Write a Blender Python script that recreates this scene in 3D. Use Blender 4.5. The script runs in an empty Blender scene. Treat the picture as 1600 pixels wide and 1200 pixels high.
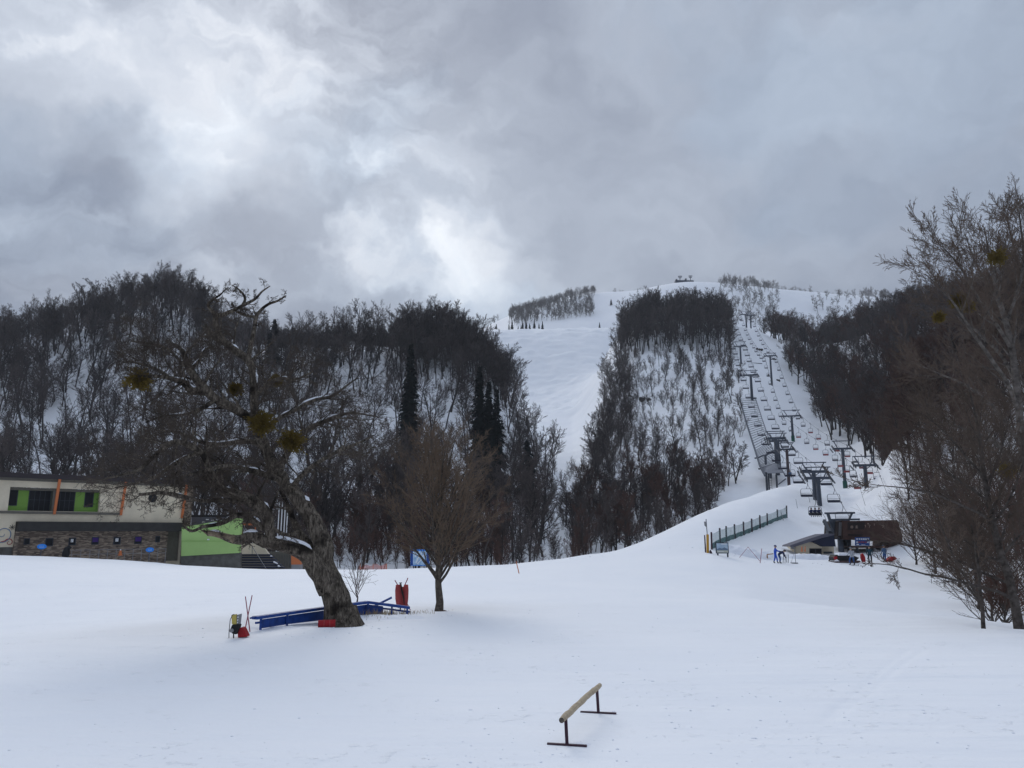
import bpy, bmesh, math, random
import numpy as np
from mathutils import Vector, Matrix, Quaternion, noise as mnoise

random.seed(7); RNG = np.random.default_rng(7)
SC = bpy.context.scene; COL = SC.collection
R = math.radians
# ------------------------------------------------------------------ camera
F = 1200.0; TH = R(10.85); EYE = 3.0
CT, ST = math.cos(TH), math.sin(TH)
cam_d = bpy.data.cameras.new("camera"); cam = bpy.data.objects.new("camera", cam_d); COL.objects.link(cam)
cam_d.sensor_width = 36; cam_d.lens = 27.0; cam_d.clip_start = 0.1; cam_d.clip_end = 8000
cam.location = (0, 0, EYE); cam.rotation_euler = (math.pi/2 + TH, 0, 0)
SC.camera = cam
def ray(px, py):
    a, v = px-800, 600-py
    return a, F*CT - v*ST, F*ST + v*CT
def at(px, py, Y):
    a, y, z = ray(px, py); k = Y/y
    return Vector((a*k, Y, EYE + z*k))
def pix(p):
    y = p[1]*CT + (p[2]-EYE)*ST; v = -p[1]*ST + (p[2]-EYE)*CT
    return 800 + F*p[0]/y, 600 - F*v/y
# ------------------------------------------------------------------ view
SC.view_settings.view_transform = 'Standard'; SC.view_settings.look = 'None'
SC.view_settings.gamma = 1; SC.view_settings.exposure = 0.55
try: SC.view_settings.use_curve_mapping = False
except Exception: pass
# ------------------------------------------------------------------ sun and sky
SUN_AZ_PX, SUN_EL = 420, R(34)
sun_az = math.atan2(SUN_AZ_PX-800, F)          # from +Y towards +X
sl = bpy.data.lights.new("sun", 'SUN'); sl.energy = 0.85; sl.angle = R(28); sl.color = (1, .96, .9)
so = bpy.data.objects.new("sun", sl); COL.objects.link(so)
sdir = Vector((math.sin(sun_az)*math.cos(SUN_EL), math.cos(sun_az)*math.cos(SUN_EL), math.sin(SUN_EL)))
so.rotation_euler = sdir.to_track_quat('Z', 'Y').to_euler()

def ND(nt, t, x=0, y=0, **kw):
    n = nt.nodes.new(t); n.location = (x, y)
    for k, v in kw.items():
        if hasattr(n, k): setattr(n, k, v)
        else: n.inputs[k].default_value = v
    return n
W = bpy.data.worlds.new("World"); SC.world = W; W.use_nodes = True
nt = W.node_tree; nt.nodes.clear()
L = nt.links.new
sky = ND(nt, 'ShaderNodeTexSky'); sky.sky_type = 'NISHITA'; sky.sun_disc = False
sky.sun_elevation = SUN_EL; sky.sun_rotation = sun_az
tc = ND(nt, 'ShaderNodeTexCoord')
def M(op, a, b=None, c=None, clamp=False):
    n = nt.nodes.new('ShaderNodeMath'); n.operation = op; n.use_clamp = clamp
    for i, q in enumerate((a, b, c)):
        if q is None: continue
        if isinstance(q, (int, float)): n.inputs[i].default_value = q
        else: L(q, n.inputs[i])
    return n.outputs[0]
def VM(op, a, b=None, s=None):
    n = nt.nodes.new('ShaderNodeVectorMath'); n.operation = op
    for i, q in enumerate((a, b)):
        if q is None: continue
        if isinstance(q, (tuple, list, Vector)): n.inputs[i].default_value = tuple(q)
        else: L(q, n.inputs[i])
    if s is not None: n.inputs['Scale'].default_value = s
    return n.outputs['Value'] if op == 'DOT_PRODUCT' else n.outputs[0]
def NZ(vec, scale, detail=5, rough=.55, dist=0.0):
    n = nt.nodes.new('ShaderNodeTexNoise'); n.inputs['Scale'].default_value = scale
    n.inputs['Detail'].default_value = detail; n.inputs['Roughness'].default_value = rough
    n.inputs['Distortion'].default_value = dist
    L(vec, n.inputs['Vector']); return n
d0 = tc.outputs['Generated']
wob = NZ(d0, 3.2, 6, .6); wv = VM('SUBTRACT', wob.outputs['Color'], (.5, .5, .5))
wob2 = NZ(d0, 9.0, 5, .6); wv2 = VM('SUBTRACT', wob2.outputs['Color'], (.5, .5, .5))
dw = VM('ADD', d0, VM('SCALE', wv, s=.24)); dw = VM('ADD', dw, VM('SCALE', wv2, s=.13)); dw = VM('NORMALIZE', dw)
stv = nt.nodes.new('ShaderNodeVectorMath'); stv.operation = 'MULTIPLY'; L(dw, stv.inputs[0]); stv.inputs[1].default_value = (1, 1, 1.9)
cl1 = NZ(stv.outputs[0], 2.6, 8, .58, .25).outputs['Fac']
cl2 = NZ(stv.outputs[0], 9.5, 6, .6).outputs['Fac']
val = M('ADD', M('MULTIPLY', M('SUBTRACT', cl1, .5), .44), M('MULTIPLY', M('SUBTRACT', cl2, .5), .15))
# thin and thick places of the overcast, as directions in the sky: px, py, width, gain
LOBES = [(40, 30, .07, .17), (170, 85, .045, .22), (260, 140, .04, .19), (430, 165, .06, .14), (330, 215, .055, .20), (290, 280, .04, .15),
         (390, 290, .06, .09), (520, 330, .07, .03), (610, 390, .05, .02), (700, 385, .035, .13), (740, 470, .045, .12), (620, 270, .12, .04), (1010, 170, .22, .05), (640, 480, .10, .06), (1500, 20, .16, .05),
         (120, 190, .075, -.12), (215, 165, .045, -.10), (280, 190, .05, -.06), (620, 60, .11, -.05), (440, 400, .09, -.05), (60, 330, .16, -.02), (820, 60, .13, -.04), (330, 400, .10, -.05), (560, 20, .10, -.03),
         (1150, 380, .30, -.02)]
for (px, py, w, g) in LOBES:
    v = Vector(ray(px, py)).normalized()
    dt = VM('DOT_PRODUCT', dw, v)
    e = M('EXPONENT', M('MULTIPLY', M('SUBTRACT', dt, 1.0), 1.0/(w*w)))
    val = M('ADD', val, M('MULTIPLY', e, g))
puff = nt.nodes.new('ShaderNodeMapRange'); puff.interpolation_type = 'SMOOTHSTEP'; L(NZ(stv.outputs[0], 4.6, 8, .56, .15).outputs['Fac'], puff.inputs[0]); puff.inputs[1].default_value = .42; puff.inputs[2].default_value = .74
reg = None
for (px, py, w) in ((120, 60, .20), (400, 190, .20), (560, 350, .16), (250, 250, .14)):
    e = M('EXPONENT', M('MULTIPLY', M('SUBTRACT', VM('DOT_PRODUCT', d0, Vector(ray(px, py)).normalized()), 1.0), 1.0/(w*w)))
    reg = e if reg is None else M('MAXIMUM', reg, e)
val = M('ADD', val, M('MULTIPLY', M('MULTIPLY', reg, puff.outputs[0]), .36))
val = M('MAXIMUM', M('ADD', val, .275), .14)
sz_ = nt.nodes.new('ShaderNodeSeparateXYZ'); L(d0, sz_.inputs[0])
zen = nt.nodes.new('ShaderNodeMapRange'); zen.interpolation_type = 'SMOOTHSTEP'; L(sz_.outputs[2], zen.inputs[0]); zen.inputs[1].default_value = .60; zen.inputs[2].default_value = .95; zen.inputs[3].default_value = 1.0; zen.inputs[4].default_value = 2.0
rmp = nt.nodes.new('ShaderNodeValToRGB'); L(val, rmp.inputs[0])
cr = rmp.color_ramp; cr.elements[0].position = .15; cr.elements[0].color = (.155, .185, .255, 1)
cr.elements[1].position = 1.0; cr.elements[1].color = (.97, .98, 1.0, 1)
for p_, c_ in ((.35, (.312, .365, .455)), (.5, (.450, .515, .615)), (.7, (.69, .75, .83))):
    e_ = cr.elements.new(p_); e_.color = c_ + (1,)
tint = nt.nodes.new('ShaderNodeMapRange'); tint.interpolation_type = 'SMOOTHSTEP'; L(NZ(stv.outputs[0], 3.1, 4, .5).outputs['Fac'], tint.inputs[0]); tint.inputs[1].default_value = .42; tint.inputs[2].default_value = .62
tm = nt.nodes.new('ShaderNodeMix'); tm.data_type = 'RGBA'; tm.blend_type = 'MULTIPLY'; tm.inputs[0].default_value = 1.0; L(rmp.outputs[0], tm.inputs[6])
tc2 = nt.nodes.new('ShaderNodeMix'); tc2.data_type = 'RGBA'; L(tint.outputs[0], tc2.inputs[0]); tc2.inputs[6].default_value = (1.05, 1.0, .955, 1); tc2.inputs[7].default_value = (1.0, 1.0, .985, 1); L(tc2.outputs[2], tm.inputs[7])
bg1 = ND(nt, 'ShaderNodeBackground'); bg1.inputs['Strength'].default_value = .08; L(sky.outputs[0], bg1.inputs[0])
bg2 = ND(nt, 'ShaderNodeBackground'); L(zen.outputs[0], bg2.inputs['Strength']); L(tm.outputs[2], bg2.inputs[0])
mx = ND(nt, 'ShaderNodeMixShader'); mx.inputs[0].default_value = .96
L(bg1.outputs[0], mx.inputs[1]); L(bg2.outputs[0], mx.inputs[2])
wo = ND(nt, 'ShaderNodeOutputWorld'); L(mx.outputs[0], wo.inputs[0])

# ------------------------------------------------------------------ materials
def mat(name, c, rough=.7, metal=0, var=0.0, vscale=4.0, bump=0.0, bscale=20.0, c2=None, objvar=0.0, spec=.3, coord='Object'):
    m = bpy.data.materials.new(name); m.use_nodes = True; n = m.node_tree; l = n.links.new
    b = n.nodes['Principled BSDF']; b.inputs['Roughness'].default_value = rough; b.inputs['Metallic'].default_value = metal
    b.inputs['Specular IOR Level'].default_value = spec
    b.inputs['Base Color'].default_value = (*c, 1)
    t = n.nodes.new('ShaderNodeTexCoord')
    col = None
    if var or c2:
        z = n.nodes.new('ShaderNodeTexNoise'); z.inputs['Scale'].default_value = vscale; z.inputs['Detail'].default_value = 6; z.inputs['Roughness'].default_value = .62
        l(t.outputs[coord], z.inputs['Vector'])
        r = n.nodes.new('ShaderNodeValToRGB'); l(z.outputs['Fac'], r.inputs[0])
        r.color_ramp.elements[0].position = .34; r.color_ramp.elements[1].position = .66
        a_ = tuple(q*(1-var) for q in c); b_ = c2 if c2 else tuple(min(1, q*(1+var)) for q in c)
        r.color_ramp.elements[0].color = (*a_, 1); r.color_ramp.elements[1].color = (*b_, 1)
        col = r.outputs[0]
    if objvar:
        oi = n.nodes.new('ShaderNodeObjectInfo'); h = n.nodes.new('ShaderNodeHueSaturation')
        mr = n.nodes.new('ShaderNodeMapRange'); l(oi.outputs['Random'], mr.inputs[0]); mr.inputs[3].default_value = 1-objvar; mr.inputs[4].default_value = 1+objvar
        l(mr.outputs[0], h.inputs['Value'])
        if col: l(col, h.inputs['Color'])
        else: h.inputs['Color'].default_value = (*c, 1)
        col = h.outputs[0]
    if col: l(col, b.inputs['Base Color'])
    if bump:
        z2 = n.nodes.new('ShaderNodeTexNoise'); z2.inputs['Scale'].default_value = bscale; z2.inputs['Detail'].default_value = 5
        l(t.outputs[coord], z2.inputs['Vector'])
        bp = n.nodes.new('ShaderNodeBump'); bp.inputs['Strength'].default_value = bump; bp.inputs['Distance'].default_value = .05
        l(z2.outputs['Fac'], bp.inputs['Height']); l(bp.outputs[0], b.inputs['Normal'])
    return m
MT = {}
MT['bark'] = mat('forest_bark', (.050, .043, .040), .9, objvar=.35, spec=.1)
MT['twig'] = mat('forest_twig', (.085, .070, .066), .9, objvar=.35, spec=.1)
MT['redtwig'] = mat('reddish_twig', (.085, .050, .040), .9, objvar=.3, spec=.1)
MT['pale'] = mat('pale_birch_wood', (.15, .135, .125), .9, objvar=.25, spec=.1)
def bark_mat(name, dark, mid, light, sc=6):
    m = bpy.data.materials.new(name); m.use_nodes = True; n = m.node_tree; l = n.links.new
    b = n.nodes['Principled BSDF']; b.inputs['Roughness'].default_value = .95; b.inputs['Specular IOR Level'].default_value = .1
    t = n.nodes.new('ShaderNodeTexCoord'); mp = n.nodes.new('ShaderNodeMapping'); mp.inputs['Scale'].default_value = (1, 1, .28); mp.inputs['Rotation'].default_value = (0, R(14), 0); l(t.outputs['Object'], mp.inputs[0])
    z = n.nodes.new('ShaderNodeTexNoise'); z.inputs['Scale'].default_value = sc*2.4; z.inputs['Detail'].default_value = 8; z.inputs['Roughness'].default_value = .7; z.inputs['Distortion'].default_value = .6; l(mp.outputs[0], z.inputs['Vector'])
    r = n.nodes.new('ShaderNodeValToRGB'); l(z.outputs['Fac'], r.inputs[0]); e = r.color_ramp.elements
    e[0].position = .36; e[0].color = (*dark, 1); e[1].position = .68; e[1].color = (*light, 1); x = e.new(.5); x.color = (*mid, 1)
    z2 = n.nodes.new('ShaderNodeTexNoise'); z2.inputs['Scale'].default_value = 1.7; z2.inputs['Detail'].default_value = 5; l(t.outputs['Object'], z2.inputs['Vector'])
    r2 = n.nodes.new('ShaderNodeValToRGB'); l(z2.outputs['Fac'], r2.inputs[0]); r2.color_ramp.elements[0].position = .36; r2.color_ramp.elements[1].position = .50
    mx_ = n.nodes.new('ShaderNodeMix'); mx_.data_type = 'RGBA'; l(r2.outputs[0], mx_.inputs[0]); mx_.inputs[6].default_value = (*[q*.8 for q in dark], 1); l(r.outputs[0], mx_.inputs[7]); 
    l(mx_.outputs[2], b.inputs['Base Color'])
    bp = n.nodes.new('ShaderNodeBump'); bp.inputs['Strength'].default_value = 1.0; bp.inputs['Distance'].default_value = .10; l(z.outputs['Fac'], bp.inputs['Height']); l(bp.outputs[0], b.inputs['Normal'])
    return m
MT['old'] = bark_mat('old_bark', (.026, .021, .017), (.12, .10, .08), (.30, .26, .21))
MT['oldtwig'] = mat('old_twig', (.078, .062, .050), .9, objvar=.1, spec=.1)
MT['browntwig'] = mat('brown_twig', (.155, .112, .08), .9, spec=.1)
MT['brownbark'] = mat('brown_bark', (.06, .048, .04), .95, c2=(.14, .12, .10), var=.3, vscale=9, bump=.8, bscale=18, spec=.1)
MT['rightbark'] = mat('streamside_bark', (.05, .040, .034), .95, c2=(.11, .095, .085), var=.3, vscale=6, bump=.8, bscale=14, spec=.1)
MT['beech'] = mat('pale_beech_bark', (.065, .055, .048), .9, c2=(.17, .15, .135), var=.3, vscale=3, bump=.4, bscale=14, spec=.1)
MT['righttwig'] = mat('streamside_twig', (.115, .086, .068), .9, objvar=.25, spec=.1)
MT['needle'] = mat('conifer_needles', (.008, .013, .011), .9, objvar=.3, spec=.1)
MT['mistle'] = mat('mistletoe_leaf', (.14, .10, .024), .8, objvar=.2, spec=.15)
MT['brokenwood'] = mat('broken_pale_wood', (.16, .12, .08), .9, c2=(.30, .24, .17), var=.2, vscale=12, bump=.6, bscale=30)
MT['steel'] = mat('weathered_grey_steel', (.075, .088, .115), .6, .2, var=.2, vscale=3)
MT['darksteel'] = mat('dark_steel', (.045, .052, .068), .6, .2)
MT['rust'] = mat('rusty_steel', (.085, .05, .048), .8, var=.3, vscale=6)
MT['rope'] = mat('wire_rope', (.07, .075, .085), .6)
MT['navyseat'] = mat('navy_seat_pad', (.03, .033, .055), .6)
MT['redseat'] = mat('faded_red_seat', (.30, .07, .07), .6)
MT['greyseat'] = mat('grey_seat_pad', (.13, .13, .15), .6)
MT['white'] = mat('white_paint', (.75, .76, .78), .6)
MT['cream'] = mat('cream_render', (.66, .58, .44), .8, var=.08, vscale=.8)
MT['brownfascia'] = mat('brown_fascia', (.032, .025, .028), .7)
MT['darkband'] = mat('charcoal_canopy', (.035, .033, .031), .8, var=.2, vscale=1.5)
MT['green'] = mat('lime_green_panel', (.20, .37, .065), .6, var=.05, vscale=.7)
MT['greenpale'] = mat('pale_lime_cladding', (.33, .50, .17), .6, var=.05, vscale=.7)
MT['orange'] = mat('orange_paint', (.52, .15, .05), .6)
MT['glass'] = mat('dark_window_glass', (.006, .007, .010), .35, spec=.18)
MT['purple'] = mat('purple_blind', (.05, .018, .16), .7)
MT['concrete'] = mat('stained_concrete', (.16, .155, .145), .9, c2=(.075, .07, .062), var=.2, vscale=1.4, bump=.3)
MT['taupe'] = mat('taupe_wall', (.13, .12, .10), .9, var=.1)
MT['blue'] = mat('royal_blue_paint', (.012, .055, .25), .5, var=.25, vscale=5)
MT['bluesign'] = mat('bright_blue_sign', (.02, .24, .78), .5)
MT['red'] = mat('red_fabric', (.30, .012, .018), .75, var=.2, vscale=8)
MT['redpad'] = mat('faded_red_pad', (.34, .055, .055), .75, var=.2, vscale=6)
MT['redpole'] = mat('dull_red_pole', (.28, .05, .09), .6)
MT['black'] = mat('black_fabric', (.012, .012, .014), .7)
MT['yellow'] = mat('yellow_plastic', (.50, .40, .10), .6, var=.15, vscale=20)
MT['greyplastic'] = mat('grey_plastic', (.24, .24, .25), .6)
MT['wood'] = mat('peeled_log', (.36, .28, .19), .8, c2=(.50, .41, .29), var=.15, vscale=9, bump=.3, bscale=25)
MT['woodend'] = mat('weathered_log_end', (.10, .085, .07), .9, var=.3, vscale=20)
MT['maroon'] = mat('dark_maroon_steel', (.045, .018, .03), .6, .1)
MT['navyroof'] = mat('navy_roof_sheet', (.012, .018, .045), .6)
MT['roofgrey'] = mat('grey_roof_sheet', (.10, .10, .13), .7)
MT['brownclad'] = mat('brown_steel_cladding', (.055, .026, .020), .65, var=.35, vscale=2)
MT['housedark'] = mat('dark_recess_paint', (.02, .012, .012), .7)
MT['signblue'] = mat('navy_sign_board', (.02, .07, .25), .5)
MT['yellowpad'] = mat('yellow_safety_pad', (.50, .26, .03), .7)
MT['tealnet'] = mat('teal_net_skirt', (.10, .18, .18), .8)
MT['greenpost'] = mat('green_tower_pad', (.012, .085, .06), .7)
MT['dirt'] = mat('bare_soil', (.09, .055, .035), .95)
MT['drygrass'] = mat('dry_grass', (.30, .23, .13), .9)
MT['skin'] = mat('skin', (.45, .28, .20), .6)
MT['rock'] = mat('dark_rock', (.05, .042, .038), .95, var=.4, vscale=2, bump=.8, bscale=5)

def snow_mat(name, near):
    m = bpy.data.materials.new(name); m.use_nodes = True; n = m.node_tree; l = n.links.new
    b = n.nodes['Principled BSDF']; b.inputs['Roughness'].default_value = .75; b.inputs['Specular IOR Level'].default_value = .25
    t = n.nodes.new('ShaderNodeTexCoord')
    z = n.nodes.new('ShaderNodeTexNoise'); z.inputs['Scale'].default_value = .12; z.inputs['Detail'].default_value = 7; z.inputs['Roughness'].default_value = .65; l(t.outputs['Object'], z.inputs['Vector'])
    r = n.nodes.new('ShaderNodeValToRGB'); l(z.outputs['Fac'], r.inputs[0])
    r.color_ramp.elements[0].position = .3; r.color_ramp.elements[1].position = .7
    r.color_ramp.elements[0].color = (.84, .86, .895, 1); r.color_ramp.elements[1].color = (.89, .90, .92, 1)
    l(r.outputs[0], b.inputs['Base Color'])
    if near:
        def nz(s, d=4, mapping=None):
            q = n.nodes.new('ShaderNodeTexNoise'); q.inputs['Scale'].default_value = s; q.inputs['Detail'].default_value = d
            l(mapping or t.outputs['Object'], q.inputs['Vector']); return q.outputs['Fac']
        mp = n.nodes.new('ShaderNodeMapping'); mp.inputs['Rotation'].default_value = (0, 0, R(28)); mp.inputs['Scale'].default_value = (.5, 2.6, 1); l(t.outputs['Object'], mp.inputs[0])
        def mm(op, a_, b_):
            q = n.nodes.new('ShaderNodeMath'); q.operation = op
            for i, w_ in enumerate((a_, b_)):
                if isinstance(w_, (int, float)): q.inputs[i].default_value = w_
                else: l(w_, q.inputs[i])
            return q.outputs[0]
        lumps = nz(3.2, 6)
        lump = mm('MULTIPLY', mm('MAXIMUM', mm('SUBTRACT', lumps, .60), 0.0), 1.9)
        mask = mm('MINIMUM', mm('MULTIPLY', mm('MAXIMUM', mm('SUBTRACT', nz(.35, 4), .47), 0.0), 8.0), 1.0)
        fleck = mm('MULTIPLY', mm('MAXIMUM', mm('SUBTRACT', nz(9.0, 3), .66), 0.0), 1.3)
        h = mm('ADD', mm('MULTIPLY', nz(.45, 6, mp.outputs[0]), .20), mm('ADD', mm('MULTIPLY', nz(16, 5), .012), mm('MULTIPLY', mask, mm('ADD', mm('MULTIPLY', lump, .26), mm('MULTIPLY', fleck, .5)))))
        bp = n.nodes.new('ShaderNodeBump'); bp.inputs['Strength'].default_value = .55; bp.inputs['Distance'].default_value = 1.0
        l(h, bp.inputs['Height']); l(bp.outputs[0], b.inputs['Normal'])
    return m
MT['snow'] = snow_mat('snow_surface', True)
MT['snowcap'] = mat('fresh_snow', (.80, .82, .87), .8, bump=.3, bscale=10)

def stone_mat():
    m = bpy.data.materials.new('stacked_stone'); m.use_nodes = True; n = m.node_tree; l = n.links.new
    b = n.nodes['Principled BSDF']; b.inputs['Roughness'].default_value = .9
    t = n.nodes.new('ShaderNodeTexCoord'); mp = n.nodes.new('ShaderNodeMapping'); l(t.outputs['Object'], mp.inputs[0])
    mp.inputs['Rotation'].default_value = (0, 0, 0); mp.inputs['Scale'].default_value = (1.3, 1.3, 5.0)
    v = n.nodes.new('ShaderNodeTexVoronoi'); v.inputs['Scale'].default_value = 2.2; l(mp.outputs[0], v.inputs['Vector'])
    sp = n.nodes.new('ShaderNodeSeparateColor'); l(v.outputs['Color'], sp.inputs[0])
    r = n.nodes.new('ShaderNodeValToRGB'); l(sp.outputs[0], r.inputs[0])
    e = r.color_ramp.elements; e[0].color = (.075, .056, .045, 1); e[1].color = (.34, .27, .20, 1)
    x = e.new(.5); x.color = (.17, .128, .098, 1)
    l(r.outputs[0], b.inputs['Base Color']); return m
MT['stone'] = stone_mat()
def net_mat(name, c, fac):
    m = bpy.data.materials.new(name); m.use_nodes = True; n = m.node_tree; l = n.links.new
    out = n.nodes['Material Output']; b = n.nodes['Principled BSDF']; b.inputs['Base Color'].default_value = (*c, 1); b.inputs['Roughness'].default_value = .8
    tr = n.nodes.new('ShaderNodeBsdfTransparent'); mx_ = n.nodes.new('ShaderNodeMixShader')
    t = n.nodes.new('ShaderNodeTexCoord'); z = n.nodes.new('ShaderNodeTexNoise'); z.inputs['Scale'].default_value = 1.5; l(t.outputs['Object'], z.inputs[0])
    mr = n.nodes.new('ShaderNodeMapRange'); l(z.outputs['Fac'], mr.inputs[0]); mr.inputs[3].default_value = fac-.12; mr.inputs[4].default_value = fac+.12
    l(mr.outputs[0], mx_.inputs[0]); l(tr.outputs[0], mx_.inputs[1]); l(b.outputs[0], mx_.inputs[2]); l(mx_.outputs[0], out.inputs[0])
    return m
MT['net'] = net_mat('green_net', (.16, .27, .27), .48)
MT['orangenet'] = net_mat('orange_net', (.55, .10, .05), .5)

# ------------------------------------------------------------------ object helpers
def mesh_from(name, V, Fc, mats, mi=None, smooth=False):
    me = bpy.data.meshes.new(name)
    V = np.asarray(V, dtype=np.float32).reshape(-1, 3)
    if isinstance(Fc, np.ndarray):
        k = Fc.shape[1]; nf = len(Fc)
        me.vertices.add(len(V)); me.vertices.foreach_set('co', V.ravel())
        me.loops.add(nf*k); me.loops.foreach_set('vertex_index', Fc.astype(np.int32).ravel())
        me.polygons.add(nf); me.polygons.foreach_set('loop_start', np.arange(0, nf*k, k, dtype=np.int32))
        me.update(calc_edges=True)
    else:
        me.from_pydata([tuple(map(float, v)) for v in V], [], [tuple(map(int, f)) for f in Fc]); me.update()
    for m in (mats if isinstance(mats, (list, tuple)) else [mats]): me.materials.append(m)
    if mi is not None: me.polygons.foreach_set('material_index', np.asarray(mi, dtype=np.int32))
    me.polygons.foreach_set('use_smooth', np.full(len(me.polygons), smooth))
    me.update()
    return me
def link(name, me, parent=None, loc=None):
    o = bpy.data.objects.new(name, me); COL.objects.link(o)
    if loc is not None: o.location = loc
    if parent is not None: o.parent = parent
    return o
def tag(o, label=None, cat=None, group=None, kind=None):
    if label: o['label'] = label
    if cat: o['category'] = cat
    if group: o['group'] = group
    if kind: o['kind'] = kind
    return o
def thing(name, loc, label, cat, group=None, rz=0):
    o = bpy.data.objects.new(name, None); COL.objects.link(o); o.location = loc; o.rotation_euler = (0, 0, rz); o.empty_display_size = .3
    return tag(o, label, cat, group)
class MB:
    """collects boxes, tubes, prisms in one mesh"""
    def __init__(s): s.V = []; s.F = []; s.M = []; s.k = 0
    def add(s, V, Fc):
        b = len(s.V); s.V += [tuple(v) for v in V]; s.F += [tuple(b+i for i in f) for f in Fc]; s.M += [s.k]*len(Fc); return s
    def mat(s, k): s.k = k; return s
    def box(s, c, size, rot=None):
        hx, hy, hz = size[0]/2, size[1]/2, size[2]/2
        P = [Vector((x, y, z)) for x in (-hx, hx) for y in (-hy, hy) for z in (-hz, hz)]
        if rot is not None: P = [rot @ p for p in P]
        c = Vector(c)
        return s.add([c+p for p in P], [(0, 1, 3, 2), (4, 6, 7, 5), (0, 4, 5, 1), (2, 3, 7, 6), (0, 2, 6, 4), (1, 5, 7, 3)])
    def bar(s, a, b, w, h=None, up=Vector((0, 0, 1))):
        a, b = Vector(a), Vector(b); d = b-a; Ln = d.length
        if Ln < 1e-6: return s
        d /= Ln; x = d.cross(up)
        if x.length < 1e-3: x = d.cross(Vector((0, 1, 0)))
        x.normalize(); z = x.cross(d); rot = Matrix((x, d, z)).transposed()
        return s.box((a+b)/2, (w, Ln, h or w), rot)
    def tube(s, pts, rad, n=8, caps=True):
        pts = [Vector(p) for p in pts]
        if not isinstance(rad, (list, tuple)): rad = [rad]*len(pts)
        V = []; Fc = []; d = (pts[1]-pts[0]).normalized()
        x = d.orthogonal().normalized()
        for i, p in enumerate(pts):
            dd = (pts[min(i+1, len(pts)-1)]-pts[max(i-1, 0)])
            if dd.length > 1e-9: dd.normalize()
            else: dd = d
            x = (x - dd*x.dot(dd)); x = x.normalized() if x.length > 1e-6 else dd.orthogonal().normalized(); y = dd.cross(x)
            for k in range(n):
                t = 2*math.pi*k/n; V.append(p + (x*math.cos(t)+y*math.sin(t))*rad[i])
        for i in range(len(pts)-1):
            for k in range(n):
                a = i*n+k; b = i*n+(k+1) % n; Fc.append((a, b, b+n, a+n))
        if caps: Fc.append(tuple(range(n-1, -1, -1))); Fc.append(tuple(range((len(pts)-1)*n, len(pts)*n)))
        return s.add(V, Fc)
    def build(s, name, mats, parent=None, loc=None, smooth=False, bevel=0):
        me = mesh_from(name, s.V, s.F, mats, s.M if isinstance(mats, (list, tuple)) else None, smooth)
        o = link(name, me, parent, loc)
        if bevel:
            bv = o.modifiers.new('bevel', 'BEVEL'); bv.width = bevel; bv.segments = 2
        return o
def copy_thing(root, loc, rz=0, label=None, group=None, scale=None):
    r = root.copy(); COL.objects.link(r); r.location = loc; r.rotation_euler = (0, 0, rz)
    if scale: r.scale = (scale,)*3
    if label: r['label'] = label
    if group: r['group'] = group
    for ch in list(root.children):
        c = ch.copy(); COL.objects.link(c); c.parent = r
        for g in list(ch.children):
            q = g.copy(); COL.objects.link(q); q.parent = c
    return r

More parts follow.
